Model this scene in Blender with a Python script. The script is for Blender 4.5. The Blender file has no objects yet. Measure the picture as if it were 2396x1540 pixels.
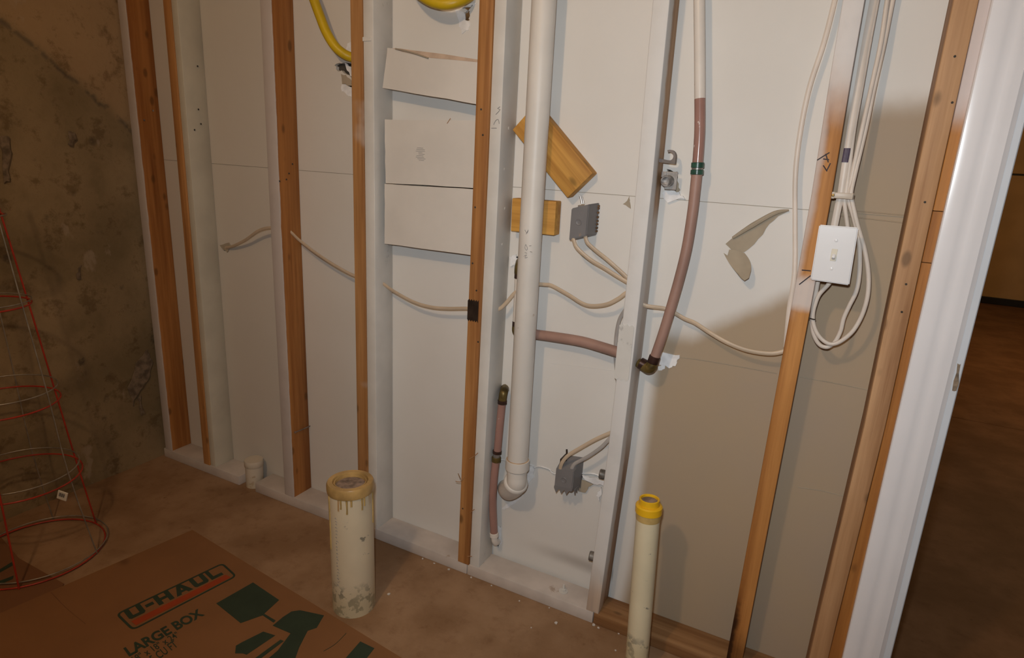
import bpy, bmesh, math, random
from mathutils import Vector, Matrix, Euler
from mathutils.geometry import tessellate_polygon
random.seed(7)
S = bpy.context.scene
COL = S.collection
R = math.radians

# ------------------------------------------------------------------ camera
FPX, W, H = 1459.07, 2396, 1540
CAM = Vector((2.31417, -1.56147, 1.27624))
ROT = Euler((R(74.6222), R(-3.0436), R(27.1877)), 'XYZ')
cd = bpy.data.cameras.new('camera'); cam = bpy.data.objects.new('camera', cd); COL.objects.link(cam)
cam.location = CAM; cam.rotation_euler = ROT
cd.sensor_width = 36.0; cd.lens = FPX / W * 36.0; cd.clip_start = 0.02
S.camera = cam
# ------------------------------------------------------------------ world, lamps, exposure
wd = bpy.data.worlds.new('world'); S.world = wd; wd.use_nodes = True
wd.node_tree.nodes['Background'].inputs[0].default_value = (0.62, 0.45, 0.29, 1)
wd.node_tree.nodes['Background'].inputs[1].default_value = 0.115
def lamp(name, loc, watt, col, size):
    d = bpy.data.lights.new(name, 'POINT'); d.energy = watt; d.color = col; d.shadow_soft_size = size
    o = bpy.data.objects.new(name, d); COL.objects.link(o); o.location = loc; return o
lamp('ceiling_bulb', (1.62, -1.85, 2.22), 33, (1.0, 0.68, 0.39), 0.05)
def spot(name, loc, aim, watt, col, size, ang, blend):
    d = bpy.data.lights.new(name, 'SPOT'); d.energy = watt; d.color = col; d.shadow_soft_size = size
    d.spot_size = R(ang); d.spot_blend = blend
    o = bpy.data.objects.new(name, d); COL.objects.link(o); o.location = loc
    o.rotation_euler = (Vector(aim) - Vector(loc)).to_track_quat('-Z', 'Y').to_euler(); return o
spot('camera_flash', (2.28, -1.56, 1.36), (1.95, 0, 1.02), 49, (0.89, 0.96, 1.0), 0.02, 118, 1.0)
lamp('next_room_bulb', (4.3, 3.6, 2.3), 45, (1.0, 0.60, 0.26), 0.08)
vs = S.view_settings
S.display_settings.display_device = 'sRGB'
vs.view_transform = 'Standard'; vs.look = 'None'; vs.gamma = 1; vs.use_curve_mapping = False; vs.exposure = 0.0

# ------------------------------------------------------------------ pixel -> place
MR = ROT.to_matrix()
def P(px, py, y=None, x=None, z=None):
    d = MR @ Vector(((px - W/2)/FPX, -(py - H/2)/FPX, -1))
    a, v = (1, y) if y is not None else ((0, x) if x is not None else (2, z))
    return CAM + d * ((v - CAM[a]) / d[a])
def PY(pts, y): return [P(p[0], p[1], y=p[2] if len(p) > 2 else y) for p in pts]

# ------------------------------------------------------------------ materials
def nodes(name):
    m = bpy.data.materials.new(name); m.use_nodes = True
    nt = m.node_tree; b = nt.nodes['Principled BSDF']; return m, nt, b
class N:
    def __init__(s, nt): s.nt = nt
    def new(s, t, **kw):
        n = s.nt.nodes.new(t)
        for k, v in kw.items(): setattr(n, k, v)
        return n
    def put(s, sock, v):
        if isinstance(v, bpy.types.NodeSocket): s.nt.links.new(v, sock)
        elif isinstance(v, (tuple, list)) and len(v) == 3 and sock.type == 'RGBA': sock.default_value = (*v, 1)
        else: sock.default_value = v
    def math(s, op, a, b=0.0, c=None, clamp=False):
        n = s.new('ShaderNodeMath', operation=op, use_clamp=clamp)
        s.put(n.inputs[0], a); s.put(n.inputs[1], b)
        if c is not None: s.put(n.inputs[2], c)
        return n.outputs[0]
    def mix(s, f, a, b):
        n = s.new('ShaderNodeMix', data_type='RGBA'); s.put(n.inputs[0], f); s.put(n.inputs[6], a); s.put(n.inputs[7], b); return n.outputs[2]
    def mul(s, f, a, b):
        n = s.new('ShaderNodeMix', data_type='RGBA', blend_type='MULTIPLY'); s.put(n.inputs[0], f); s.put(n.inputs[6], a); s.put(n.inputs[7], b); return n.outputs[2]
    def sm(s, v, lo, hi):
        n = s.new('ShaderNodeMapRange', interpolation_type='SMOOTHSTEP'); s.put(n.inputs[0], v); n.inputs[1].default_value = lo; n.inputs[2].default_value = hi; return n.outputs[0]
    def coord(s, rnd=True):
        tc = s.new('ShaderNodeTexCoord').outputs['Object']
        if not rnd: return tc
        oi = s.new('ShaderNodeObjectInfo'); a = s.new('ShaderNodeVectorMath', operation='ADD')
        k = s.math('MULTIPLY', oi.outputs['Random'], 37.0); s.put(a.inputs[0], tc); s.put(a.inputs[1], k); return a.outputs[0]
    def pos(s):
        g = s.new('ShaderNodeNewGeometry'); x = s.new('ShaderNodeSeparateXYZ'); s.put(x.inputs[0], g.outputs['Position']); return g.outputs['Position'], x.outputs[0], x.outputs[1], x.outputs[2]
    def scale(s, v, sc):
        n = s.new('ShaderNodeVectorMath', operation='MULTIPLY'); s.put(n.inputs[0], v); n.inputs[1].default_value = sc; return n.outputs[0]
    def noise(s, v, sc, det=4, rough=.55):
        n = s.new('ShaderNodeTexNoise'); s.put(n.inputs['Vector'], v); n.inputs['Scale'].default_value = sc; n.inputs['Detail'].default_value = det; n.inputs['Roughness'].default_value = rough; return n.outputs[0]
    def voro(s, v, sc):
        n = s.new('ShaderNodeTexVoronoi'); s.put(n.inputs['Vector'], v); n.inputs['Scale'].default_value = sc; return n.outputs['Distance']
    def bump(s, b, h, st, dist=.002):
        n = s.new('ShaderNodeBump'); n.inputs['Strength'].default_value = st; n.inputs['Distance'].default_value = dist; s.put(n.inputs['Height'], h); s.put(b.inputs['Normal'], n.outputs[0])

def plain(name, c, rough=.6, var=.12, sc=30, bump=.1, metal=0, spec=.4, dirt=None):
    m, nt, b = nodes(name); n = N(nt); v = n.coord()
    f = n.noise(v, sc, 5)
    c2 = tuple(x*(1-2*var) for x in c)
    col = n.mix(n.sm(f, .3, .7), c2, c)
    if dirt:
        dc, th, dsc = dirt
        d = n.sm(n.noise(n.scale(v, (1, 1, .7)), dsc, 6, .65), th, th+.05)
        col = n.mix(d, col, dc)
    n.put(b.inputs['Base Color'], col); b.inputs['Roughness'].default_value = rough; b.inputs['Metallic'].default_value = metal
    b.inputs['Specular IOR Level'].default_value = spec
    if bump: n.bump(b, f, bump)
    return m

def wood_color(n, v, c, axis=2, knots=True):
    st = [28, 28, 28]; st[axis] = 1.1
    g = n.noise(n.scale(v, tuple(st)), 1.0, 6, .62)
    st2 = [160, 160, 160]; st2[axis] = 5
    fine = n.noise(n.scale(v, tuple(st2)), 1.0, 3)
    blotch = n.noise(v, 2.2, 3)
    dark = tuple(x*k for x, k in zip(c, (.52, .42, .36)))
    lite = tuple(min(1, x*k) for x, k in zip(c, (1.22, 1.27, 1.35)))
    col = n.mix(n.sm(g, .25, .75), dark, lite)
    col = n.mix(n.math('MULTIPLY', n.sm(blotch, .35, .75), .45), col, tuple(x*k for x, k in zip(c, (.8, .72, .6))))
    col = n.mul(n.math('MULTIPLY', n.sm(fine, .5, .8), .4), col, (.62, .5, .4))
    if knots:
        s3 = [17, 17, 17]; s3[axis] = 8.5
        kd = n.voro(n.scale(v, tuple(s3)), 1.0)
        col = n.mix(n.math('MULTIPLY', n.sm(kd, .19, .08), .68), col, tuple(x*.28 for x in c))
    return col, g
def wood(name, c, axis=2, masks=None, paint=(.70, .67, .62), rough=.62, knots=True, stain=None):
    """raw lumber; masks(n) -> 0..1 where white paint covers it"""
    m, nt, b = nodes(name); n = N(nt); v = n.coord()
    col, g = wood_color(n, v, c, axis, knots)
    if stain: col = n.mul(stain(n), col, (.10, .075, .06))
    if masks:
        pc = n.mix(n.math('MULTIPLY', n.sm(n.noise(v, 14, 5), .45, .75), .35), paint, tuple(x*.8 for x in paint))
        col = n.mix(masks(n), col, pc)
    n.put(b.inputs['Base Color'], col); b.inputs['Roughness'].default_value = rough; b.inputs['Specular IOR Level'].default_value = .3
    n.bump(b, g, .18); return m
def fuzz(n, sc=9, amp=.06):
    p, x, y, z = n.pos(); return n.math('MULTIPLY', n.math('SUBTRACT', n.noise(p, sc, 4), .5), amp)

ORANGE = (.47, .225, .075)
M = {}
M['raw'] = wood('raw_pine', ORANGE)
M['raw_tan'] = wood('raw_pine_tan', (.47, .27, .135))
M['raw_x'] = wood('raw_pine_lengthwise', (.34, .185, .08), 0)
M['block'] = wood('offcut_pine', (.62, .33, .075), 0)
WHITE = (.70, .675, .635)
M['white_wood'] = plain('white_painted_wood', WHITE, .55, .06, 8, .12, dirt=((.36, .34, .33), .66, 7))
M['white_wood_x'] = plain('white_painted_plate', (.64, .57, .52), .6, .1, 7, .15, dirt=((.42, .33, .27), .64, 9))
M['grey_white'] = plain('greyish_painted_wood', (.60, .56, .465), .55, .06, 8, .12, dirt=((.30, .26, .2), .68, 12))
def edge_mask(n):                                   # painted front edge, raw sides
    p, x, y, z = n.pos(); return n.sm(n.math('ADD', y, fuzz(n, 20, .006)), -.0835, -.0872)
M['front_painted'] = wood('front_painted_pine', (.45, .19, .052), masks=edge_mask, paint=(.52, .455, .42))
def s6_mask(n):
    p, x, y, z = n.pos(); f = fuzz(n, 12, .03)
    front = n.sm(n.math('ADD', y, f), -.040, -.058)
    mid = n.math('MULTIPLY', n.sm(n.math('ADD', z, f), 1.19, 1.13), n.sm(n.math('ADD', z, f), .45, .62))
    mid = n.math('MULTIPLY', mid, .8)
    low = n.sm(n.math('ADD', z, n.math('MULTIPLY', f, 2)), .07, .2)
    return n.math('MULTIPLY', n.math('MAXIMUM', front, mid), n.math('ADD', n.math('MULTIPLY', low, .65), .35))
M['s6'] = wood('part_painted_pine', (.45, .28, .15), masks=s6_mask, paint=(.68, .66, .64))
def s7_mask(n):
    p, x, y, z = n.pos(); f = fuzz(n, 7, .12)
    a = n.sm(n.math('ADD', z, f), 1.36, 1.50)
    q = n.math('SUBTRACT', z, 1.03); e = n.math('MULTIPLY', q, q)
    b = n.math('MULTIPLY', n.sm(n.math('ADD', e, n.math('MULTIPLY', f, .03)), .0022, .0004), .75)
    lf = n.math('MULTIPLY', n.math('MULTIPLY', n.sm(n.math('ADD', x, n.math('MULTIPLY', f, .2)), 2.282, 2.266), n.sm(n.math('ADD', z, f), .93, 1.09)), .6)
    return n.math('MAXIMUM', n.math('MAXIMUM', a, b), lf)
def s7_stain(n):
    p, x, y, z = n.pos(); f = fuzz(n, 16, .10)
    a = n.math('MULTIPLY', n.sm(n.math('ADD', z, f), .30, .16), n.sm(n.math('ADD', x, n.math('MULTIPLY', f, .25)), 2.276, 2.262))
    return n.math('MAXIMUM', a, n.math('MULTIPLY', n.sm(n.math('ADD', z, f), .17, .07), .6))
M['s7'] = wood('oversprayed_pine', (.48, .215, .06), masks=s7_mask, paint=(.68, .64, .62), stain=s7_stain)
def s8_mask(n):
    p, x, y, z = n.pos(); return n.sm(n.math('ADD', z, fuzz(n, 9, .06)), 1.36, 1.43)
M['s8b'] = wood('trimmer_pine', (.42, .18, .045), masks=s8_mask, paint=(.60, .52, .50))
def s4_mask(n):
    p, x, y, z = n.pos(); return n.math('MULTIPLY', n.sm(n.noise(p, 6, 3), .60, .72), .30)
M['s4'] = wood('blotchy_pine', (.48, .25, .095), masks=s4_mask)

# drywall: white primer above, bare tan paper where the sprayer never reached
def drywall(name, smear=False):
    m, nt, b = nodes(name); n = N(nt); p, x, y, z = n.pos()
    f = fuzz(n, 5, .05); f2 = fuzz(n, 22, .012)
    zz = n.math('ADD', z, n.math('ADD', f, f2))
    line = n.math('ADD', n.math('MULTIPLY', n.math('MAXIMUM', n.math('SUBTRACT', x, 2.05), 0.0), .70), .865)
    right = n.math('GREATER_THAN', x, 2.28)
    th = n.math('ADD', n.math('MULTIPLY', line, n.math('SUBTRACT', 1.0, right)), n.math('MULTIPLY', 1.425, right))
    bare = n.sm(n.math('SUBTRACT', th, zz), -.03, .035)
    wx = n.math('ADD', x, n.math('MULTIPLY', n.math('SUBTRACT', 1.0, n.sm(z, .0, .2)), .015))
    bare = n.math('MULTIPLY', bare, n.sm(n.math('ADD', wx, n.math('MULTIPLY', f, .3)), 1.945, 1.985))
    t = n.noise(p, 3, 4); 
    white = n.mix(n.sm(t, .3, .7), (.68, .655, .62), (.71, .69, .66))
    thin = n.math('ADD', n.math('MULTIPLY', n.sm(x, .72, .66), .22), n.math('MULTIPLY', n.sm(x, 1.1, 1.0), .2))
    paper = n.mix(n.sm(n.noise(p, 2.5, 5), .3, .7), (.41, .315, .212), (.385, .305, .228))
    white = n.mix(thin, white, (.48, .40, .29))
    col = n.mix(bare, white, paper)
    sc = n.sm(n.noise(n.scale(p, (1, 1, 3)), 60, 2), .74, .80)
    col = n.mix(n.math('MULTIPLY', sc, .25), col, (.3, .25, .21))
    if smear:
        c = n.math('SUBTRACT', z, n.math('ADD', n.math('MULTIPLY', n.math('SUBTRACT', x, 1.55), -.02), .115))
        q = n.math('MULTIPLY', n.sm(n.math('ABSOLUTE', n.math('ADD', c, n.math('MULTIPLY', f, .4))), .035, .0), n.sm(x, 1.58, 1.82))
        col = n.mix(n.math('MULTIPLY', q, .55), col, (.28, .24, .21))
    n.put(b.inputs['Base Color'], col); b.inputs['Roughness'].default_value = .75; b.inputs['Specular IOR Level'].default_value = .25
    n.bump(b, n.noise(p, 90, 3), .05); return m
M['drywall'] = drywall('primed_drywall'); M['drywall_low'] = drywall('primed_drywall_lower', True)
M['offcut'] = plain('drywall_offcut', (.70, .66, .61), .75, .04, 6, .05, dirt=((.5, .43, .36), .72, 25))
M['gypsum'] = plain('bare_gypsum', (.86, .86, .87), .9, .10, 40, .6)
M['paper'] = plain('torn_grey_paper', (.40, .335, .25), .85, .08, 15, .1)
M['cavity'] = plain('brown_board_core', (.20, .11, .05), .9, .3, 30, .4)
M['dark'] = plain('dark_hole', (.07, .06, .05), .9, .3, 40, .3)

def concrete_wall():
    m, nt, b = nodes('poured_concrete'); n = N(nt); p, x, y, z = n.pos()
    t = n.noise(p, 3.0, 8, .65); t2 = n.noise(p, 12, 6, .7)
    col = n.mix(n.sm(t, .35, .68), (.205, .15, .08), (.37, .27, .155))
    # upper pour is browner and lighter than the lower pour
    ln = n.math('SUBTRACT', z, n.math('SUBTRACT', 1.32, n.math('MULTIPLY', n.math('ADD', y, .1), .80)))
    up = n.sm(n.math('ADD', ln, fuzz(n, 8, .06)), -.02, .04)
    col = n.mix(n.math('MULTIPLY', up, .6), col, (.46, .305, .17))
    col = n.mul(n.math('MULTIPLY', n.sm(t2, .50, .66), .75), col, (.42, .38, .32))
    jl = n.sm(n.math('ABSOLUTE', n.math('ADD', ln, fuzz(n, 12, .05))), .018, .0)
    col = n.mix(n.math('MULTIPLY', jl, n.math('MULTIPLY', n.sm(n.noise(p, 25, 3), .4, .55), .6)), col, (.08, .07, .06))
    sp = n.sm(n.voro(n.scale(p, (1, 1, .8)), 9), .17, .08)
    col = n.mix(n.math('MULTIPLY', sp, n.math('MULTIPLY', n.sm(t2, .45, .55), .7)), col, (.07, .055, .04))
    lt = n.sm(n.noise(n.scale(p, (1, 1, .55)), 9, 5, .6), .62, .68)
    col = n.mix(n.math('MULTIPLY', lt, .5), col, (.42, .33, .24))
    n.put(b.inputs['Base Color'], col); b.inputs['Roughness'].default_value = .85; b.inputs['Specular IOR Level'].default_value = .2
    n.bump(b, t2, .5, .006); return m
M['concrete'] = concrete_wall()
def slab(name, a, c, stain):
    m, nt, b = nodes(name); n = N(nt); p, x, y, z = n.pos()
    t = n.noise(p, 4, 7, .6); t2 = n.noise(p, 22, 6, .65)
    col = n.mix(n.sm(t, .35, .68), a, c)
    col = n.mul(n.math('MULTIPLY', n.sm(t2, .5, .72), .45), col, stain)
    d = n.sm(n.voro(p, 16), .10, .04)
    col = n.mix(n.math('MULTIPLY', d, n.math('MULTIPLY', n.sm(t2, .5, .6), .5)), col, tuple(v*.4 for v in a))
    n.put(b.inputs['Base Color'], col); b.inputs['Roughness'].default_value = .65; b.inputs['Specular IOR Level'].default_value = .3
    n.bump(b, t2, .2, .003); return m
M['slab'] = slab('brown_concrete_floor', (.255, .145, .074), (.37, .232, .134), (.6, .5, .42))
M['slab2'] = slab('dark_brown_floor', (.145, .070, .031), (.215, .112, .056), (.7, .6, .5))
M['far'] = plain('tan_far_wall', (.50, .33, .15), .6, .06, 4, .03)
M['black'] = plain('black_rubber', (.012, .011, .011), .5, .1, 20, .05)
M['trim'] = plain('gloss_white_trim', (.83, .81, .83), .22, .03, 4, .03, spec=.5)
M['jamb'] = plain('bluish_white_jamb', (.66, .70, .76), .35, .05, 4, .03)
M['chip'] = plain('chipped_wood', (.32, .24, .17), .8, .3, 60, .3)

def pvc(name, c, dirt, low, drip=False, z_low=.1, scuff=.64):
    m, nt, b = nodes(name); n = N(nt); p, x, y, z = n.pos(); v = n.coord()
    col = n.mix(n.sm(n.noise(v, 6, 4), .35, .7), tuple(k*.9 for k in c), c)
    d = n.sm(n.noise(n.scale(v, (1, 1, 1.6)), 26, 6, .65), scuff, scuff+.04)
    lowm = n.math('MULTIPLY', n.sm(n.math('ADD', z, fuzz(n, 25, .09)), z_low, z_low-.05), n.sm(n.noise(v, 34, 5, .6), .50, .56))
    if low: d = n.math('MAXIMUM', d, lowm)
    col = n.mix(n.math('MULTIPLY', d, .8), col, dirt)
    if low:
        wash = n.sm(n.math('ADD', z, fuzz(n, 10, .06)), z_low, z_low-.07)
        col = n.mix(n.math('MULTIPLY', wash, .45), col, (.52, .43, .24))
    if drip:
        s = n.noise(n.scale(v, (70, 70, 2)), 1, 2); dr = n.math('MULTIPLY', n.sm(s, .58, .64), n.sm(n.math('ADD', z, n.math('MULTIPLY', n.noise(n.scale(v, (60, 60, 1)), 1, 2), .06)), .365, .372))
        col = n.mix(n.math('MULTIPLY', dr, .8), col, (.42, .22, .05))
    n.put(b.inputs['Base Color'], col); b.inputs['Roughness'].default_value = .42; b.inputs['Specular IOR Level'].default_value = .35
    n.bump(b, n.noise(v, 60, 3), .04); return m
M['pvc'] = pvc('white_drain_pvc', (.72, .68, .63), (.50, .42, .36), False, scuff=.68)
M['stub_tall'] = pvc('stained_stub_pvc', (.74, .645, .47), (.17, .16, .13), True, True, .11)
M['stub_yellow'] = pvc('scuffed_stub_pvc', (.74, .655, .46), (.20, .19, .16), True, False, .13)
M['stub_short'] = pvc('short_stub_pvc', (.66, .58, .47), (.42, .30, .18), True, False, .05)
M['glue'] = plain('amber_glue_ring', (.62, .40, .15), .3, .22, 14, .1)
M['fill'] = plain('mortar_fill', (.36, .26, .20), .95, .3, 45, .6)
M['yellow_cap'] = plain('yellow_plastic_cap', (.80, .46, .015), .35, .06, 8, .03)
M['amber'] = plain('amber_glue', (.62, .43, .16), .35, .2, 20, .1)
M['poly_white'] = plain('overpainted_poly_pipe', (.74, .68, .62), .3, .04, 8, .03, dirt=((.33, .17, .09), .66, 45))
M['poly'] = plain('pinkish_brown_poly', (.36, .20, .165), .2, .08, 8, .04, dirt=((.66, .60, .56), .66, 42))
M['poly_lo'] = plain('dull_pink_brown_poly', (.37, .225, .18), .5, .1, 9, .05, dirt=((.50, .38, .34), .70, 40))
M['green'] = plain('green_crimp_band', (.035, .10, .07), .3, .3, 40, .05)
M['brass'] = plain('tarnished_brass', (.20, .14, .045), .4, .35, 25, .1, metal=.5)
M['crimp'] = plain('dark_copper_crimp', (.085, .045, .035), .35, .3, 20, .05, metal=.5)
M['cable'] = plain('cream_cable_jacket', (.56, .44, .32), .4, .08, 15, .03)
M['cable_w'] = plain('white_cable_jacket', (.68, .60, .53), .4, .06, 15, .03)
M['cable_g'] = plain('grey_overpainted_cable', (.42, .39, .37), .5, .08, 15, .03)
M['hose'] = plain('yellow_gas_hose', (.68, .46, .015), .4, .1, 10, .05, dirt=((.40, .30, .08), .66, 30))
M['boxgrey'] = plain('grey_box_plastic', (.20, .192, .195), .5, .08, 10, .05, dirt=((.30, .22, .16), .69, 22))
M['steel'] = plain('grey_steel', (.38, .35, .33), .4, .2, 30, .1, metal=.6)
M['clampgrey'] = plain('dusty_clamp', (.24, .20, .18), .55, .2, 40, .1, metal=.2)
M['nailplate'] = plain('dark_nail_plate', (.055, .035, .025), .45, .25, 30, .2, metal=.3)
M['switch'] = plain('white_switch_plastic', (.78, .77, .78), .25, .02, 5, .0, spec=.5)
M['toggle'] = plain('ivory_toggle', (.70, .64, .52), .3, .03, 5, .0)
M['clip'] = plain('beige_plastic_clip', (.58, .49, .40), .4, .08, 15, .03)
M['red'] = plain('red_coated_wire', (.46, .042, .022), .35, .15, 20, .03)
M['wire'] = plain('galvanised_wire', (.44, .40, .34), .4, .2, 30, .05, metal=.6)
M['card'] = plain('brown_cardboard', (.255, .118, .046), .85, .05, 5, .05)
M['card2'] = plain('reddish_cardboard', (.20, .088, .038), .85, .06, 5, .05)
M['print_g'] = plain('dark_green_ink', (.030, .050, .030), .7, .08, 20, 0)
M['print_r'] = plain('orange_red_ink', (.36, .055, .012), .7, .06, 20, 0)
M['ink'] = plain('black_marker', (.05, .04, .05), .7, .1, 20, 0)
M['pencil'] = plain('pencil_line', (.30, .28, .28), .8, .1, 20, 0)
M['tag'] = plain('white_paper_tag', (.60, .55, .47), .7, .04, 20, 0)
M['nail'] = plain('nail_head', (.45, .42, .40), .3, .2, 30, 0, metal=.8)
M['flake'] = plain('white_paint_flake', (.70, .66, .62), .8, .1, 30, .1)

# ------------------------------------------------------------------ geometry helpers (world coordinates)
def cat(pts, k=6):
    pts = [Vector(p) for p in pts]
    if len(pts) < 3: return pts
    out = []
    for i in range(len(pts)-1):
        p0 = pts[max(i-1, 0)]; p1 = pts[i]; p2 = pts[i+1]; p3 = pts[min(i+2, len(pts)-1)]
        for j in range(k):
            t = j/k
            out.append(.5*((2*p1) + (p2-p0)*t + (2*p0-5*p1+4*p2-p3)*t*t + (3*p1-p0-3*p2+p3)*t**3))
    out.append(pts[-1]); return out
def tube(pts, r, n=10, k=6, flat=None, closed=False):
    """swept tube; r a number or a list along pts; flat=(w,h,dir) makes an oval jacket"""
    rs = r if isinstance(r, (list, tuple)) else None
    path = cat(pts, k) if k > 1 else [Vector(p) for p in pts]
    V, F = [], []; L = len(path); up = None
    for i, p in enumerate(path):
        a = path[(i-1) % L] if (i or closed) else path[0]; c = path[(i+1) % L] if (i < L-1 or closed) else path[-1]
        t = (c-a).normalized()
        if up is None:
            ref = Vector(flat[2]) if flat else (Vector((0, 0, 1)) if abs(t.z) < .9 else Vector((0, 1, 0)))
            up = (ref - t*ref.dot(t)).normalized()
        else:
            if flat: ref = Vector(flat[2]); u2 = ref - t*ref.dot(t); up = u2.normalized() if u2.length > .15 else (up - t*up.dot(t)).normalized()
            else: up = (up - t*up.dot(t)).normalized()
        s = t.cross(up)
        if rs: u = i/(L-1)*(len(rs)-1); j = min(int(u), len(rs)-2); rr = rs[j]*(1-(u-j)) + rs[j+1]*(u-j)
        else: rr = r
        for q in range(n):
            an = 2*math.pi*q/n
            if flat: V.append(p + up*(flat[1]*math.cos(an)) + s*(flat[0]*math.sin(an)))
            else: V.append(p + up*(rr*math.cos(an)) + s*(rr*math.sin(an)))
    for i in range(L if closed else L-1):
        for q in range(n):
            a = i*n+q; b = i*n+(q+1) % n; c = ((i+1) % L)*n+(q+1) % n; d = ((i+1) % L)*n+q
            F.append((a, b, c, d))
    if not closed: F.append(tuple(range(n-1, -1, -1))); F.append(tuple((L-1)*n+q for q in range(n)))
    return V, F
def lathe(prof, o, ax=(0, 0, 1), n=28):
    """profile [(r, h)...] about axis"""
    o = Vector(o); ax = Vector(ax).normalized(); u = ax.orthogonal().normalized(); w = ax.cross(u); V, F = [], []
    for r, h in prof:
        for q in range(n):
            a = 2*math.pi*q/n; V.append(o + ax*h + (u*math.cos(a)+w*math.sin(a))*r)
    for i in range(len(prof)-1):
        for q in range(n): F.append((i*n+q, i*n+(q+1) % n, (i+1)*n+(q+1) % n, (i+1)*n+q))
    F.append(tuple(range(n-1, -1, -1))); F.append(tuple((len(prof)-1)*n+q for q in range(n)))
    return V, F
def box(c, s, rot=None, bev=0.0):
    bm = bmesh.new(); bmesh.ops.create_cube(bm, size=1)
    bmesh.ops.scale(bm, vec=Vector(s), verts=bm.verts)
    if bev: bmesh.ops.bevel(bm, geom=bm.edges[:], offset=bev, segments=2, affect='EDGES', profile=.5)
    if rot is not None: bmesh.ops.rotate(bm, cent=(0, 0, 0), matrix=rot, verts=bm.verts)
    bmesh.ops.translate(bm, vec=Vector(c), verts=bm.verts)
    bm.verts.index_update(); V = [v.co.copy() for v in bm.verts]; F = [tuple(v.index for v in f.verts) for f in bm.faces]; bm.free(); return V, F
def bx(x0, x1, y0, y1, z0, z1, bev=0.0): return box(((x0+x1)/2, (y0+y1)/2, (z0+z1)/2), (x1-x0, y1-y0, z1-z0), None, bev)
def prism(outer, off, holes=()):
    """plate between outline `outer` (3-D points, coplanar) and its copy moved by `off`; holes cut right through"""
    loops = [[Vector(p) for p in outer]] + [[Vector(p) for p in h] for h in holes]
    flat = [p for l in loops for p in l]; n = len(flat); off = Vector(off)
    nrm = off.normalized(); a = nrm.orthogonal().normalized(); b = nrm.cross(a)
    l2 = [[Vector((p.dot(a), p.dot(b), 0)) for p in l] for l in loops]
    T = tessellate_polygon(l2); V = flat + [p+off for p in flat]; F = []
    for t in T:
        F.append(tuple(t)); F.append(tuple(i+n for i in reversed(t)))
    s = 0
    for l in loops:
        m = len(l)
        for i in range(m): F.append((s+i, s+(i+1) % m, s+(i+1) % m+n, s+i+n))
        s += m
    return V, F
def join(*parts):
    V, F = [], []
    for v, f in parts:
        k = len(V); V += list(v); F += [tuple(i+k for i in q) for q in f]
    return V, F
def rough_poly(pts, amp, k=3):
    """outline with torn, uneven edges"""
    out = []; n = len(pts)
    for i in range(n):
        a, b = Vector(pts[i]), Vector(pts[(i+1) % n])
        for j in range(k):
            p = a.lerp(b, j/k)
            out.append(p + Vector((random.uniform(-amp, amp), 0, random.uniform(-amp, amp))))
    return out

ORG = {}
def obj(name, g, mat, parent=None, label=None, cat_=None, group=None, kind=None, smooth=None, origin=None):
    V, F = g; V = [Vector(v) for v in V]
    if parent is not None: o0 = ORG[parent.name]
    elif origin is not None: o0 = Vector(origin)
    else:
        xs = [v.x for v in V]; ys = [v.y for v in V]; zs = [v.z for v in V]
        o0 = Vector(((min(xs)+max(xs))/2, (min(ys)+max(ys))/2, min(zs)))
    me = bpy.data.meshes.new(name); me.from_pydata([v-o0 for v in V], [], F)
    bm = bmesh.new(); bm.from_mesh(me); bmesh.ops.recalc_face_normals(bm, faces=bm.faces); bm.to_mesh(me); bm.free()
    if smooth: me.shade_smooth(); me.set_sharp_from_angle(angle=R(smooth))
    me.materials.append(M[mat] if isinstance(mat, str) else mat)
    o = bpy.data.objects.new(name, me); COL.objects.link(o)
    if parent is not None: o.parent = parent
    else: o.location = o0
    ORG[o.name] = o0
    if label: o['label'] = label
    if cat_: o['category'] = cat_
    if group: o['group'] = group
    if kind: o['kind'] = kind
    return o
def thing(name, label, cat_, loc, group=None):
    o = bpy.data.objects.new(name, None); COL.objects.link(o); o.location = loc; o.empty_display_size = .05
    o['label'] = label; o['category'] = cat_
    if group: o['group'] = group
    ORG[o.name] = Vector(loc); return o
def struct(name, g, mat, **kw): return obj(name, g, mat, kind='structure', **kw)

FY = -.089                                             # front plane of the studs
# ------------------------------------------------------------------ setting: floor
floor = struct('floor', bx(-.15, 2.62, -3.2, -.0, -.10, 0), 'slab')
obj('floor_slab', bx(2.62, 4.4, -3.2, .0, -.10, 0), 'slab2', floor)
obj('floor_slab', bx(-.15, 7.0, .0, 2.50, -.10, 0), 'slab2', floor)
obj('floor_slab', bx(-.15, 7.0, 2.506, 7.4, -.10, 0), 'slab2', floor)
obj('joint_filler', bx(-.15, 7.0, 2.495, 2.511, -.09, -.006), 'black', floor)

# concrete wall on the left: uneven poured face with a ragged cold joint
def concrete_face():
    V, F = [], []; ny, nz = 90, 90; y0, y1, z0, z1 = -3.0, .02, -.05, 2.44
    from mathutils import noise
    for i in range(ny+1):
        for j in range(nz+1):
            y = y0+(y1-y0)*i/ny; z = z0+(z1-z0)*j/nz
            h = .006*noise.fractal(Vector((3.1, y*3, z*3)), .8, 2.0, 5)
            ln = z-(1.32-(y+.1)*.80)+.03*noise.noise(Vector((0, y*9, z*9)))
            h += .007*(1/(1+math.exp(-ln*90)))
            h += -.006*math.exp(-(ln/.012)**2)
            V.append(Vector((-.012+h, y, z)))
    m = nz+1
    for i in range(ny):
        for j in range(nz): F.append((i*m+j, (i+1)*m+j, (i+1)*m+j+1, i*m+j+1))
    b = len(V); V += [Vector((-.16, y0, z0)), Vector((-.16, y1, z0)), Vector((-.16, y1, z1)), Vector((-.16, y0, z1))]
    F.append((b, b+1, b+2, b+3)); return V, F
wall_left = struct('wall_left', concrete_face(), 'concrete', smooth=60)
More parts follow.
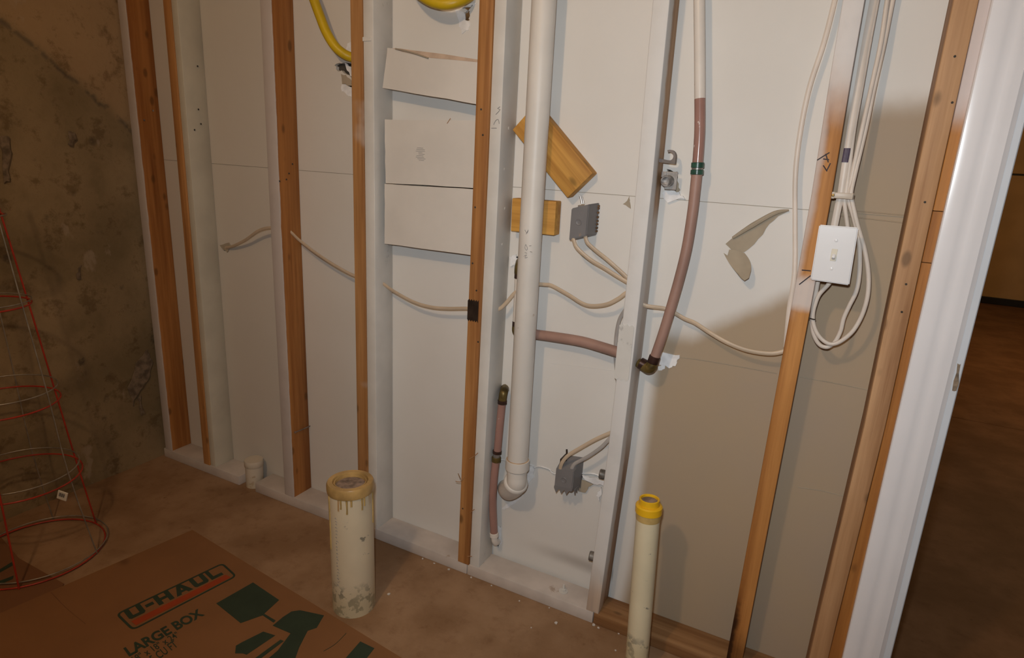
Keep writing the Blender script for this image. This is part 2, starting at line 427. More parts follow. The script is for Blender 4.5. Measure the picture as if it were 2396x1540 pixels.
# mortar smears on the concrete
for pts in ([(300, 905), (322, 850), (346, 818), (350, 835), (358, 852), (350, 880), (335, 905), (318, 930), (310, 950)], [(4, 320), (18, 318), (24, 360), (22, 420), (14, 428), (10, 380)],
            [(160, 310), (176, 312), (172, 340), (161, 338)], [(182, 625), (190, 622), (192, 650), (184, 652)], [(322, 930), (330, 928), (338, 968), (330, 970)]):
    g = [P(a, b, x=-.0055) for a, b in pts]; g2 = []
    for i, p in enumerate(g):
        q = g[(i+1) % len(g)]
        for k in range(3): g2.append(p.lerp(q, k/3)+Vector((0, random.uniform(-.006, .006), random.uniform(-.006, .006))))
    m_ = M.get('mortar') or M.setdefault('mortar', plain('pale_mortar_smear', (.27, .20, .135), .9, .3, 40, .5))
    obj('mortar_smear', prism(g2, (-.003, 0, 0)), 'mortar', wall_left)

# drywall skin seen from behind: sheets, their joints, real holes
wall_back = struct('wall_back', bx(-.05, 2.575, .0128, .030, 0, 2.44), 'dark')
def hole(pts, amp=.003, k=3): return rough_poly(PY(pts, 0.0), amp, k)
H1 = [(783, 152), (800, 147), (822, 150), (828, 185), (815, 178), (802, 166), (790, 168)]
H2 = [(1090, 27), (1098, 26), (1099, 40), (1097, 48), (1092, 51), (1084, 46), (1086, 33)]
H2b = [(1081, 21), (1100, 14), (1107, 11), (1102, 19), (1095, 26), (1089, 21)]
H3 = [(1200, 606), (1216, 598), (1222, 618), (1204, 622)]
H4 = [(1172, 905), (1184, 899), (1190, 912), (1180, 922)]
H5 = [(1161, 1236), (1170, 1232), (1172, 1262), (1166, 1284), (1160, 1270)]
H6 = [(1560, 398), (1584, 404), (1586, 432), (1566, 438)]
H7 = [(514, 574), (532, 570), (537, 584), (522, 588)]
HEc = [Vector((1.543+.022*math.cos(k*.45), .008, .283+.023*math.sin(k*.45))) for k in range(14)]
x1 = 2.575
obj('drywall_sheet', prism([Vector((0, 0, 1.1995)), Vector((x1, 0, 1.1995)), Vector((x1, 0, 2.44)), Vector((0, 0, 2.44))], (0, .0126, 0), [hole(H1), hole(H2), hole(H2b), hole(H6)]), 'drywall', wall_back, 'white primed upper drywall sheet')
wave = PY([(1412, 1118), (1395, 1112), (1372, 1108), (1300, 1108), (1285, 1100), (1262, 1092), (1250, 1093), (1240, 1087), (1150, 1072)], 0.0)
wave = [p + Vector((0, 0, random.uniform(-.003, .003))) for p in wave]
low = [Vector((0, 0, 0)), Vector((1.49, 0, 0)), Vector((1.49, 0, wave[-1].z)), *wave[::-1], Vector((1.915, 0, wave[0].z)), Vector((1.915, 0, 0)), Vector((x1, 0, 0)), Vector((x1, 0, 1.1982)), Vector((0, 0, 1.1982))]
obj('drywall_sheet', prism(low, (0, .0126, 0), [hole(H3), hole(H4), hole(H7)]), 'drywall', wall_back, 'lower drywall sheet, bare tan paper at the right')
obj('drywall_sheet', prism([Vector((1.492, .008, 0)), Vector((1.913, .008, 0)), Vector((1.913, .008, .47)), Vector((1.492, .008, .47))], (0, .0046, 0), [HEc, rough_poly(PY(H5, .008), .003)]), 'drywall_low', wall_back, 'patched-in drywall piece with a ragged top edge')
obj('joint_tape', bx(.002, x1, .0022, .006, 1.1975, 1.2002), 'paper', wall_back)
a, b = P(1078, 14, y=.0095), P(1112, 56, y=.0095)
obj('board_core', bx(a.x, b.x, .0095, .0118, b.z, a.z), plain('brown_core_paper', (.34, .17, .06), .9, .3, 40, .3), wall_back)
lip = [p + Vector((0, -.0012, random.uniform(-.001, .001))) for p in wave]
obj('torn_paper', tube(lip, [.0012]+[random.uniform(.0012, .0028) for _ in range(10)]+[.001], 7, 5), 'gypsum', wall_back, 'ragged lip of the lower sheet', smooth=50)
# gypsum showing where the face paper is torn
def torn(pts, y=-.0015, th=.003, mat='gypsum', amp=.003, k=3, label=None):
    return obj('torn_paper', prism(rough_poly(PY(pts, y), amp, k), (0, th, 0)), mat, wall_back, label)
torn([(812, 102), (822, 99), (822, 128), (810, 118)]); torn([(806, 148), (822, 155), (823, 180), (812, 165)])
torn([(799, 172), (812, 180), (823, 190), (823, 202), (800, 196)], mat='paper'); torn([(798, 196), (823, 203), (823, 226), (810, 222), (800, 212)])
torn([(1066, 22), (1085, 28), (1088, 48), (1098, 50), (1100, 56), (1094, 72), (1080, 77), (1075, 60)]); torn([(1092, 6), (1116, 6), (1108, 14), (1096, 12)], mat='gypsum')
torn([(1541, 832), (1552, 824), (1590, 832), (1584, 846), (1576, 858), (1560, 860), (1545, 852)], th=.004, y=-.003)
torn([(1535, 858), (1558, 858), (1548, 868)], amp=.004)
torn([(1192, 600), (1205, 596), (1210, 606), (1204, 622), (1194, 622)], y=-.006)
torn([(1172, 914), (1180, 910), (1192, 918), (1190, 930), (1178, 928)])
torn([(1162, 1230), (1174, 1236), (1172, 1270), (1166, 1276)], y=.006, th=.003)
torn([(1237, 1092), (1248, 1088), (1250, 1100), (1242, 1128), (1230, 1146), (1224, 1138)], y=.004, th=.005, amp=.005)
torn([(1172, 1188), (1200, 1172), (1224, 1152), (1222, 1164), (1196, 1184), (1178, 1194)], y=.006, th=.003, amp=.004)
torn([(1552, 446), (1572, 444), (1588, 452), (1600, 464), (1580, 468), (1560, 474), (1550, 462)], y=-.008, th=.008, mat='gypsum')
torn([(1576, 432), (1586, 420), (1590, 445), (1586, 456)], mat='paper')
torn([(1468, 470), (1472, 460), (1474, 472), (1476, 488), (1458, 478)], mat='paper', amp=.001)
# strip of drywall torn beside the lower box
torn([(1362, 1114), (1380, 1117), (1412, 1122), (1412, 1136), (1388, 1132), (1364, 1120)], y=-.005, th=.005)
torn([(1360, 1122), (1388, 1134), (1378, 1140), (1370, 1152), (1354, 1150), (1356, 1136)], y=-.001, th=.003, mat='paper', amp=.002)
torn([(1402, 1146), (1408, 1142), (1406, 1160), (1400, 1172), (1396, 1160)], y=-.002, mat='gypsum')
torn([(515, 576), (536, 568), (540, 582), (530, 590), (524, 584)], y=-.004, mat='paper', amp=.003)
# grey face paper peeled from the white sheet: bare patch and a flap that hangs forward
obj('torn_paper', prism(rough_poly(PY([(1697, 572), (1714, 556), (1760, 528), (1812, 499), (1848, 493), (1822, 506), (1800, 524), (1786, 548), (1764, 572), (1742, 591), (1712, 586)], -.002), .0012, 2), (0, .0015, 0)), 'paper', wall_back, 'bare tan patch where paper was peeled')
def flap():
    top = [(1693, 592), (1702, 598), (1706, 584), (1724, 586), (1742, 592)]; bot = [(1727, 642), (1733, 650), (1742, 657), (1752, 651), (1757, 634)]
    V, F = [], []; n = len(top); ks = 7
    for k in range(ks+1):
        t = k/ks
        for i in range(n):
            u = (top[i][0]*(1-t)+bot[i][0]*t + (6*math.sin(math.pi*t) if i == n-1 else (-3*math.sin(math.pi*t) if i == 0 else 0)), top[i][1]*(1-t)+bot[i][1]*t)
            V.append(P(u[0], u[1], y=-.003-.030*t**1.4-.006*math.sin(math.pi*i/(n-1))))
    for k in range(ks):
        for i in range(n-1): F.append((k*n+i, k*n+i+1, (k+1)*n+i+1, (k+1)*n+i))
    m = len(V); V2 = V+[v+Vector((0, .0008, 0)) for v in V]; F2 = F+[tuple(i+m for i in reversed(f)) for f in F]
    rim = [i for i in range(n)]+[k*n+n-1 for k in range(1, ks+1)]+[ks*n+i for i in range(n-2, -1, -1)]+[k*n for k in range(ks-1, 0, -1)]
    for a, b in zip(rim, rim[1:]+rim[:1]): F2.append((a, b, b+m, a+m))
    return V2, F2
obj('torn_paper', flap(), 'paper', wall_back, 'tan paper flap hanging forward', smooth=40)
def curl():
    pts = [(1714, 557), (1760, 528), (1812, 499), (1846, 492)]
    return tube([P(a, b, y=-.006) for a, b in pts], [.003, .006, .005, .002], 8, 5)
obj('torn_paper', curl(), 'paper', wall_back, smooth=40)
# creases and taped seams in the bare right-hand bays
for pts in ([(1592, 836), (1650, 844), (1720, 856), (1818, 874)], [(1872, 882), (1950, 896), (2034, 913)], [(1950, 490), (2030, 496), (2120, 504)], [(1950, 504), (2030, 512), (2118, 522)], [(1866, 1140), (1920, 1148), (1974, 1161)], [(1285, 850), (1350, 856), (1438, 868)]):
    obj('paper_crease', tube(PY(pts, -.0003), .0012 if pts[0][0] > 1300 else .0006, 6, 3), 'paper' if pts[0][0] > 1300 and pts[0][1] > 530 or pts[0][0] == 1592 else 'drywall', wall_back)

# far side of the doorway
wall_far = struct('wall_far', bx(2.2, 7.0, 6.90, 7.0, 0, 2.6), 'black')
obj('wall_panel', bx(2.2, 7.0, 6.88, 6.905, .01, 1.375), 'far', wall_far); obj('wall_panel', bx(2.2, 7.0, 6.88, 6.905, 1.395, 2.6), 'far', wall_far)
struct('baseboard_far', bx(2.2, 7.0, 6.855, 6.879, 0, .075, .004), 'black')
struct('ceiling', bx(-.15, 7.0, -3.2, 7.2, 2.44, 2.5), plain('ceiling_board', (.50, .44, .38), .8))

# ------------------------------------------------------------------ bottom plates (horizontal lumber under the studs)
def plate(x0, x1, mat, label): return obj('bottom_plate', bx(x0, x1, FY, -.0005, 0, .038, .0025), mat, label=label, cat_='floor plate', smooth=40)
plate(.004, .448, 'white_wood_x', 'short dusty pale floor plate in the corner by the concrete wall')
plate(.535, 1.472, 'white_wood_x', 'long pale floor plate behind the tall white stub pipe')
pl3 = plate(1.474, 1.893, 'white_wood_x', 'white painted floor plate with an anchor bolt, under the drain pipe')
plate(1.895, 2.575, 'raw_x', 'bare brown floor plate behind the yellow-capped stub pipe')
c = P(1318, 1384, z=.0385)
ab = obj('anchor_bolt', join(lathe([(.004, .002), (.004, .022), (.0032, .024)], c, n=12)), 'white_wood', pl3, smooth=40)
obj('washer', lathe([(.0135, 0), (.0135, .002), (.005, .002)], c, n=20), 'white_wood', ab, smooth=40)
obj('nut', lathe([(.008, .002), (.008, .0095), (.0045, .0105)], c, n=6), 'white_wood', ab)

# ------------------------------------------------------------------ studs
def stud(pts, w, mat, label, yf=FY, yb=-.0008, z0=.0384, name='stud', parent=None, z1=2.435, bev=.0018):
    """pts: (z, x) of its left front edge; a slightly bowed, round-edged length of lumber"""
    zs = [z0 + (z1-z0)*i/10 for i in range(11)]
    def xa(z):
        if z <= pts[0][0]: return pts[0][1]
        for (a, p), (b, q) in zip(pts, pts[1:]):
            if z <= b: t = (z-a)/(b-a); return p + (q-p)*t
        return pts[-1][1]
    V, F = [], []
    for z in zs:
        x = xa(z)
        for dx, y in ((0, yf+bev), (bev*.3, yf+bev*.3), (bev, yf), (w-bev, yf), (w-bev*.3, yf+bev*.3), (w, yf+bev), (w, yb-.001), (w-.001, yb), (.001, yb), (0, yb-.001)): V.append(Vector((x+dx, y, z)))
    n = 10
    for i in range(10):
        for q in range(n): F.append((i*n+q, i*n+(q+1) % n, (i+1)*n+(q+1) % n, (i+1)*n+q))
    F.append(tuple(range(n-1, -1, -1))); F.append(tuple(10*n+q for q in range(n)))
    if parent: return obj(name, (V, F), mat, parent, smooth=50)
    return obj(name, (V, F), mat, label=label, cat_='stud', smooth=50, origin=(pts[0][1]+w/2, (yf+yb)/2, z0))
s1 = stud([(.04, .016), (1.72, .004)], .040, 'front_painted', 'raw orange stud with pale edge, tight against the concrete wall')
s2a = stud([(.04, .250), (1.72, .243)], .034, 'raw', 'narrow raw orange stud left of the pale stud near the concrete wall')
s2b = stud([(.04, .2845), (1.72, .2775)], .030, 'grey_white', 'pale grey-white stud with nail holes, nearest the concrete wall', yf=-.0845)
s3 = stud([(.04, .690), (1.06, .684), (1.69, .686)], .045, 'front_painted', 'broad orange stud with white front edge, left of the descending yellow hose')
s4a = stud([(.04, 1.038), (.4, 1.036), (1.67, 1.032)], .042, 's4', 'blotchy orange stud directly behind the tall white stub pipe')
s4b = stud([(.04, 1.0805), (.4, 1.0785), (1.67, 1.0745)], .035, 'white_wood', 'white painted stud left of the three drywall offcuts', yf=-.086)
s5a = stud([(.04, 1.440), (1.12, 1.447), (1.65, 1.446)], .040, 'raw', 'raw orange stud with a dark nail plate, right of the three drywall offcuts', yf=-.092)
s5b = stud([(.04, 1.4805), (1.12, 1.4875), (1.65, 1.4865)], .033, 'white_wood', 'white painted stud with pencilled numbers, left of the white drain pipe', yf=-.086)
s6 = stud([(.05, 1.871), (.586, 1.889), (1.163, 1.891), (1.625, 1.883)], .037, 's6', 'white painted stud with a white nail plate, right of the two grey boxes')
s7 = stud([(.07, 2.258), (.684, 2.263), (1.196, 2.266), (1.604, 2.259)], .038, 's7', 'stud behind the light switch, white above and orange below')
s8 = stud([(.16, 2.440), (.74, 2.449), (1.21, 2.445), (1.6, 2.442)], .0385, 'raw_tan', 'tan raw stud right of the light switch, beside the door trimmer')
tr = thing('trimmer_stud', 'thin pieced-together wooden trimmer between tan stud and white door casing', 'stud', (2.50, -.045, .0384))
for a, b in ((.0384, 1.118), (1.1195, 1.219), (1.2205, 2.435)):
    stud([(.16, 2.4795), (.74, 2.4885), (1.21, 2.4845), (1.6, 2.4815)], .036, 's8b', None, name='wood_piece', parent=tr, z0=a, z1=b, yf=-.0875)
def nails(parent, pts, y=None, x=None, mat='nail', r=.003, name='nail', d=(0, -1, 0)):
    for a, b in pts:
        p = P(a, b, y=y, x=x); obj(name, lathe([(r*.5, -.0005), (r, .0004), (r, .0012), (r*.6, .0017)], p, d, 10), mat, parent, smooth=40)
nails(s1, [(337, 281), (358, 259)], x=.0475, d=(1, 0, 0), r=.0035)
nails(s2b, [(462, 155), (464, 256), (455, 304), (470, 290), (518, 1030), (528, 1024), (513, 1037)], x=.3115, mat='dark', d=(1, 0, 0), r=.003, name='nail_hole')
nails(s5b, [(1190, 300), (1180, 396), (1181, 488), (1175, 572)], x=1.5195, d=(1, 0, 0), r=.004, mat='white_wood')
nails(s3, [(684, 384), (676, 406), (654, 424), (670, 420)], x=.7305, mat='dark', d=(1, 0, 0), name='nail_hole', r=.0028)
nails(s5a, [(1126, 256), (1130, 316), (1112, 485), (1106, 616), (1115, 680), (1083, 1190), (1119, 800)], y=-.0922, mat='dark', name='nail_hole', r=.0025)
nails(s8, [(2234, 132), (2228, 240), (2120, 665), (2110, 730), (2164, 473)], y=FY-.0002, mat='dark', name='nail_hole', r=.0022)
def stroke(parent, pts, y, mat='ink', r=.0012, name='marker_stroke'):
    obj(name, tube(PY(pts, y), r, 5, 2), mat, parent)
for pts in ([(1912, 375), (1926, 366), (1941, 357)], [(1932, 360), (1938, 380)], [(1926, 372), (1940, 374)], [(1926, 387), (1935, 401)], [(1934, 400), (1943, 382)], [(1876, 632), (1897, 634)], [(1870, 666), (1897, 645)]):
    stroke(s7, pts, FY-.0005)
for pts in ([(1150, 300), (1162, 300)], [(1155, 292), (1160, 282), (1166, 280), (1168, 290)], [(1160, 268), (1166, 262), (1170, 256), (1164, 254), (1170, 250)]):
    stroke(s5b, pts, -.0864, 'pencil', .0008, 'pencil_stroke')
for pts in ([(1066, 1126), (1078, 1128), (1086, 1116)], [(1098, 1074), (1112, 1066), (1118, 1060)], [(1100, 1200), (1110, 1192)], [(1094, 1302), (1104, 1302)], [(1072, 1108), (1078, 1122)]):
    stroke(s5a, pts, -.0935, 'raw_tan', .0012, 'splinter')
a, b = P(690, 1012, x=.7345), P(729, 995, x=.7375)
obj('bent_nail', tube([a, a.lerp(b, .5)+Vector((.002, 0, 0)), b], .0022, 6, 3), 'clampgrey', s3); obj('nail_head', lathe([(.0045, -.001), (.0045, .001), (.002, .0016)], a, (.6, -.7, -.3), 10), 'nail', s3)
a, b = P(849, 84, y=-.0865), P(869, 96, y=-.0865)
obj('paint_ridge', bx(a.x, b.x, -.0885, -.0855, b.z, a.z-.003, .001), 'white_wood', s4b)
# nail plates over the cable holes: toothed top and bottom
def toothed(x0, x1, z0, z1, y, th, teeth, lean=0.0):
    t = [Vector((x0+(x1-x0)*i/teeth+lean, y, z1+(.003 if i % 2 else -.002))) for i in range(teeth+1)]
    b = [Vector((x0+(x1-x0)*i/teeth, y, z0+(-.003 if i % 2 else .002))) for i in range(teeth, -1, -1)]
    return prism(t+b, (0, th, 0))
a, b = P(1098, 702, y=-.0935), P(1124, 754, y=-.0935)
obj('nail_plate', toothed(1.4445, 1.479, b.z, a.z, -.0938, .0018, 9), 'nailplate', s5a, 'dark brown metal nail plate')
a, b = P(1455, 760, y=FY-.0015), P(1444, 886, y=FY-.0015)
obj('nail_plate', toothed(1.884, 1.922, b.z, a.z, FY-.0018, .0018, 6), 'white_wood', s6, 'white painted metal nail plate')

# ------------------------------------------------------------------ door casing
def casing(prof, x0, x1_, y0, z0=0.0, z1=2.2):
    V, F = [], []
    for z, x in ((z0, x0), (z1, x1_)):
        for dx, dy in prof: V.append(Vector((x+dx, y0-dy, z)))
    n = len(prof)
    for q in range(n): F.append((q, (q+1) % n, n+(q+1) % n, n+q))
    F.append(tuple(range(n-1, -1, -1))); F.append(tuple(n+q for q in range(n))); return V, F
trim_1 = struct('trim_1', casing([(0, 0), (0, .014), (.002, .0165), (.010, .0175), (.022, .0172), (.030, .0162), (.033, .0148), (.045, .0142), (.052, .0152), (.058, .0138), (.070, .0122), (.0745, .009), (.079, .0065), (.080, 0)], 2.5065, 2.496, -.0878), 'trim', smooth=25)
struct('trim_2', casing([(0, 0), (0, .004), (.013, .004), (.015, .002), (.015, -.118), (0, -.118)], 2.5855, 2.572, -.089), 'jamb')
p0, p1 = P(2241, 852, y=-.0945), P(2229, 914, y=-.0945)
obj('chipped_spot', prism(rough_poly([p0, p0+Vector((.006, 0, 0)), p1+Vector((.007, 0, 0)), p1], .0015, 3), (0, .004, 0)), 'chip', trim_1, 'chipped bare spot on the white casing')

# ------------------------------------------------------------------ drywall offcuts wedged between two studs
for pts, yo, lab in (([(907, 112), (1121, 142), (1113, 245), (895, 206)], -.062, 'uppermost tilted drywall offcut with a torn top edge, between two studs'),
                     ([(900, 280), (1114, 282), (1110, 440), (902, 428)], -.058, 'middle square drywall offcut with a dark smudge, between two studs'),
                     ([(900, 430), (1108, 443), (1102, 597), (900, 570)], -.062, 'lowest drywall offcut, its bottom edge sloping, between two studs')):
    q = PY(pts, yo); q[1].x = q[2].x = 1.4445
    o = obj('drywall_offcut', prism(rough_poly(q, .0008, 6), (0, .0125, 0)), 'offcut', label=lab, cat_='drywall offcut')
    if 'upper' in lab:
        obj('torn_edge', prism(rough_poly(PY([(918, 113), (960, 116), (1120, 139), (1119, 146), (1000, 135), (940, 122)], yo-.0008), .001, 2), (0, .001, 0)), plain('torn_pink_paper', (.60, .45, .34), .8), o)
        obj('torn_edge', tube(PY([(925, 114), (960, 122), (1002, 136)], yo-.003), .002, 6, 3), 'paper', o)
    if 'middle' in lab:
        for k in range(9):
            yy = 346+k*3.6; xx = 985+random.uniform(-3, 3); w = random.uniform(3, 11)
            stroke(o, [(xx-w, yy), (xx+w, yy+1)], yo-.0004, 'pencil', .0005, 'smudge_stroke')
        stroke(o, [(1046, 289), (1054, 277)], yo-.001, 'raw_tan', .001, 'splinter')

# ------------------------------------------------------------------ 2x4 offcuts behind the drain pipe
q = PY([(1197, 302), (1326, 462), (1388, 407)], -.038)
ux = (q[1]-q[0]); uz = (q[2]-q[1]); cen = q[0]+ux/2+uz/2
ang = math.atan2(ux.z, ux.x)
Rm = Matrix.Rotation(-ang, 3, 'Y')
def block(cen, L, hgt, ang, label):
    V, F = box((0, 0, 0), (L, .037, hgt), None, .003)
    o = obj('wood_block', (V, F), 'block', label=label, cat_='wood block', origin=(0, 0, 0), smooth=40)
    o.location = cen; o.rotation_euler = (0, -ang, 0); return o
block(Vector((cen.x, -.0192, cen.z)), ux.length, uz.length, ang, 'long slanting pine block behind the white drain pipe')
q = PY([(1198, 463), (1302, 468), (1300, 548), (1198, 541)], -.038)
block(Vector(((q[0].x+q[1].x)/2, -.0192, (q[0].z+q[3].z)/2)), q[1].x-q[0].x, q[0].z-q[3].z, R(0.5), 'short level pine block behind the drain pipe, left of the upper grey box')

# ------------------------------------------------------------------ white drain pipe
dp = thing('drain_pipe', 'tall white vertical drain pipe with an elbow at its foot', 'pipe', (1.612, -.07, .35))
t0, t1 = P(1273, 0, y=-.070), P(1211, 1080, y=-.070)
d = (t1-t0)
pa = t0 - d.normalized()*.75; pb = t1
pa = t0 + (t0-t1).normalized()*((2.43-t0.z)/((t0-t1).normalized().z))
RP = .0302
obj('pipe', tube([pa, pa.lerp(pb, .5), pb], RP, 36, 2), 'pvc', dp, smooth=40)
ax = (pb-pa).normalized()
obj('coupling', lathe([(RP, -.004), (RP+.0042, -.003), (RP+.0046, 0), (RP+.0046, .026), (RP+.001, .029)], pb-ax*.004, ax, 36), 'pvc', dp, smooth=40)
obj('glue_ring', lathe([(RP+.001, -.006), (RP+.0025, -.0045), (RP+.001, -.003)], pb-ax*.003, ax, 36), plain('orange_primer', (.60, .40, .24), .5, .2), dp, smooth=40)
e0 = pb+ax*.018; e1 = pb+ax*.066; e2 = pb+ax*.090+Vector((-.010, .011, 0)); e3 = e2+Vector((-.030, .026, -.034)); e4 = e3+Vector((-.030, .045, -.024))
obj('elbow', tube([e0, pb+ax*.045, e1, e2, e3, e4], [RP-.001, RP-.001, RP-.0005, RP, RP-.0005, RP-.0005], 30, 6), 'pvc', dp, smooth=40)
ad = Vector((-.34, .34, -.80)).normalized()
obj('collar', lathe([(RP-.002, -.010), (RP+.003, -.008), (RP+.0062, -.004), (RP+.0062, .003), (RP+.003, .006), (RP-.002, .008)], pb+ax*.072+Vector((-.004, .004, 0)), ad, 36), 'pvc', dp, smooth=40)
for pts in ([(1230, 572), (1234, 580), (1232, 586), (1228, 580), (1230, 572)], [(1228, 591), (1233, 593)], [(1226, 600), (1232, 596), (1228, 604), (1234, 602)], [(1238, 576), (1243, 575)], [(1240, 589), (1245, 590)], [(1228, 538), (1233, 546), (1236, 538), (1231, 548)]):
    stroke(dp, pts, -.1005, 'pencil', .0006, 'printed_mark')

# ------------------------------------------------------------------ supply lines
p1 = thing('water_pipe', 'long water pipe curving down to a brass elbow, white above and pink-brown below', 'pipe', (1.97, -.05, .84))
path1 = [(1634, -420, -.045), (1636, 0, -.045), (1637, 120, -.045), (1637.5, 232, -.045)]
obj('white_pipe', tube(PY(path1, 0), .0122, 20, 6), 'poly_white', p1, smooth=40)
obj('pink_pipe', tube(PY([(1637.5, 231, -.045), (1637, 310, -.046), (1632, 388, -.047)], 0), .0122, 20, 6), 'poly', p1, smooth=40)
obj('brown_pipe', tube(PY([(1632, 390, -.047), (1627, 440, -.047), (1620, 500, -.049), (1607, 580, -.051), (1590, 650, -.053), (1570, 720, -.055), (1549, 788, -.057), (1530, 842, -.059)], 0), .0124, 20, 6), 'poly_lo', p1, smooth=40)
def band(parent, a, b, r, mat, y, name='crimp_ring', y2=None):
    A, B = P(*a, y=y), P(*b, y=y if y2 is None else y2); ax = B-A; L = ax.length
    return obj(name, lathe([(r*.9, 0), (r, L*.08), (r, L*.92), (r*.9, L)], A, ax, 22), mat, parent, smooth=40)
band(p1, (1633, 380), (1632, 393), .0148, 'green', -.047); band(p1, (1631.5, 397), (1630.5, 409), .0148, 'green', -.047)
band(p1, (1632, 392), (1631, 398), .0125, 'steel', -.047, 'coupling')
band(p1, (1533, 833), (1527, 850), .0142, 'crimp', -.059)
el = P(1521, 858, y=-.059); en = P(1496, 849, y=-.050)
eb = obj('brass_elbow', tube([P(1530, 842, y=-.059), P(1525, 856, y=-.059), P(1518, 861, y=-.058), P(1508, 857, y=-.055), P(1494, 849, y=-.05)], [.0115, .0145, .0155, .0140, .0125], 18, 5), 'brass', p1, smooth=40)
band(p1, (1510, 856), (1497, 849), .0155, 'crimp', -.053, 'crimp_ring')
p2 = thing('water_pipe', 'short pink-brown pipe running level from behind the drain pipe to a stud', 'pipe', (1.72, -.035, .83))
obj('pipe', tube(PY([(1222, 779, -.028), (1255, 783, -.03), (1300, 789, -.034), (1360, 799, -.038), (1410, 813, -.042), (1450, 826, -.046), (1480, 838, -.05)], 0), .0140, 20, 6), 'poly_lo', p2, smooth=40)
p3 = thing('water_pipe', 'slim white riser pipe with brass ends hidden behind the drain pipe', 'pipe', (1.57, -.03, .8))
obj('pipe', tube(PY([(1214, 648, -.026), (1212, 700, -.026), (1209, 760, -.026)], 0), .0118, 18, 4), 'poly_white', p3, smooth=40)
band(p3, (1215, 640), (1214.5, 652), .0135, 'crimp', -.026); band(p3, (1210, 752), (1209.5, 763), .0135, 'crimp', -.026)
obj('brass_elbow', tube(PY([(1214.5, 640, -.026), (1215, 630, -.026), (1216, 622, -.018), (1218, 612, .004)], 0), .0135, 16, 5), 'brass', p3, smooth=40)
obj('brass_elbow', tube(PY([(1209.5, 763, -.026), (1209, 774, -.026), (1214, 781, -.027), (1226, 781, -.028)], 0), .0135, 16, 5), 'brass', p3, smooth=40)
p4 = thing('water_pipe', 'pink-brown pipe in two lengths with brass elbow, left of the drain pipe foot', 'pipe', (1.55, -.03, .2))
obj('upper_pipe', tube(PY([(1175, 940, -.032), (1170, 990, -.034), (1164, 1056, -.036)], 0), .0118, 18, 5), 'poly', p4, smooth=40)
obj('lower_pipe', tube(PY([(1160.5, 1078, -.036), (1155, 1130, -.037), (1153, 1180, -.037), (1156, 1250, -.034)], 0), .0120, 18, 5), 'poly', p4, smooth=40)
band(p4, (1175.5, 936), (1175, 945), .0138, 'crimp', -.032); band(p4, (1163.5, 1054), (1163, 1061), .0138, 'crimp', -.036); band(p4, (1161.5, 1069), (1161, 1080), .0142, 'brass', -.036)
band(p4, (1163, 1060), (1161.5, 1070), .0108, 'steel', -.036, 'coupling')
obj('brass_elbow', tube(PY([(1175.5, 938, -.032), (1177, 926, -.032), (1179, 917, -.026), (1182, 908, .002)], 0), .0125, 16, 5), 'brass', p4, smooth=40)
band(p4, (1156, 1246), (1156.5, 1256), .0138, 'poly_white', -.034)
obj('white_fitting', tube(PY([(1156.5, 1254, -.034), (1157, 1264, -.033), (1160, 1270, -.024), (1165, 1266, .004)], 0), .0098, 14, 5), 'poly_white', p4, smooth=40)
# yellow gas hoses
obj('gas_hose', tube(PY([(690, -210, -.055), (715, -60, -.055), (735, 0, -.055), (748, 36, -.054), (763, 74, -.052), (783, 107, -.047), (803, 125, -.036), (822, 134, -.020), (840, 138, .004)], 0), .0138, 20, 7), 'hose', label='yellow gas hose hanging down left of the blotchy orange stud', cat_='hose', smooth=40)
obj('gas_hose', tube(PY([(930, -120, -.075), (955, -50, -.075), (978, -18, -.074), (1003, 0, -.072), (1027, 8, -.068), (1048, 9, -.062), (1070, 4, -.050), (1090, -4, -.030), (1104, -12, .004)], 0), .0140, 20, 7), 'hose', label='yellow gas hose looping along the top above the drywall offcuts', cat_='hose', smooth=40)

# ------------------------------------------------------------------ electrical boxes
def ebox(label, face, yf, corner_t, cables_holes, jag):
    """old-work box seen from behind: back plate, tapering body, bent bracket"""
    q = PY(face, yf); rt = corner_t
    root = thing('electrical_box', label, 'electrical box', (q[2].x, -.03, q[2].z))
    tl, tr_, br, bl = q; ex = .006
    V = [tl, tr_, br, bl] + [Vector((p.x+dx, .004, p.z+dz)) for p, dx, dz in ((tl, -.002, rt), (tr_, ex, rt), (br, ex, -.004), (bl, -.002, -.004))]
    F = [(0, 1, 2, 3), (1, 5, 6, 2), (0, 4, 5, 1), (4, 0, 3, 7), (3, 2, 6, 7), (4, 7, 6, 5)]
    bm = bmesh.new(); vs_ = [bm.verts.new(v) for v in V]; [bm.faces.new([vs_[i] for i in f]) for f in F]
    bmesh.ops.bevel(bm, geom=bm.edges[:], offset=.002, segments=2, affect='EDGES'); bm.verts.index_update()
    g = ([v.co.copy() for v in bm.verts], [tuple(v.index for v in f.verts) for f in bm.faces]); bm.free()
    body = obj('box_body', g, 'boxgrey', root, smooth=35)
    c = (tl+tr_+br+bl)/4+Vector((0, -.0003, 0))
    obj('knockout', lathe([(.0025, -.0005), (.0065, .0006), (.0075, .0012), (.0085, .0004), (.0085, -.001)], c, (0, -1, 0), 20), 'boxgrey', body, smooth=30)
    return root, q
b1, q = ebox('upper grey electrical box beside the short pine block', [(1337, 488), (1378, 478), (1372, 551), (1331, 563)], -.062, .002, None, False)
obj('mounting_tab', join(bx(q[0].x+.012, q[0].x+.040, -.050, -.035, q[0].z+.001, q[0].z+.009, .001)), 'steel', b1)
obj('bent_nail', tube(PY([(1362, 478, -.045), (1360, 468, -.045), (1357, 458, -.045)], 0), .0026, 8, 3), 'steel', b1, smooth=40)
obj('bent_nail', tube(PY([(1366, 478, -.045), (1364, 468, -.045), (1361, 460, -.045)], 0), .0022, 8, 3), 'steel', b1, smooth=40)
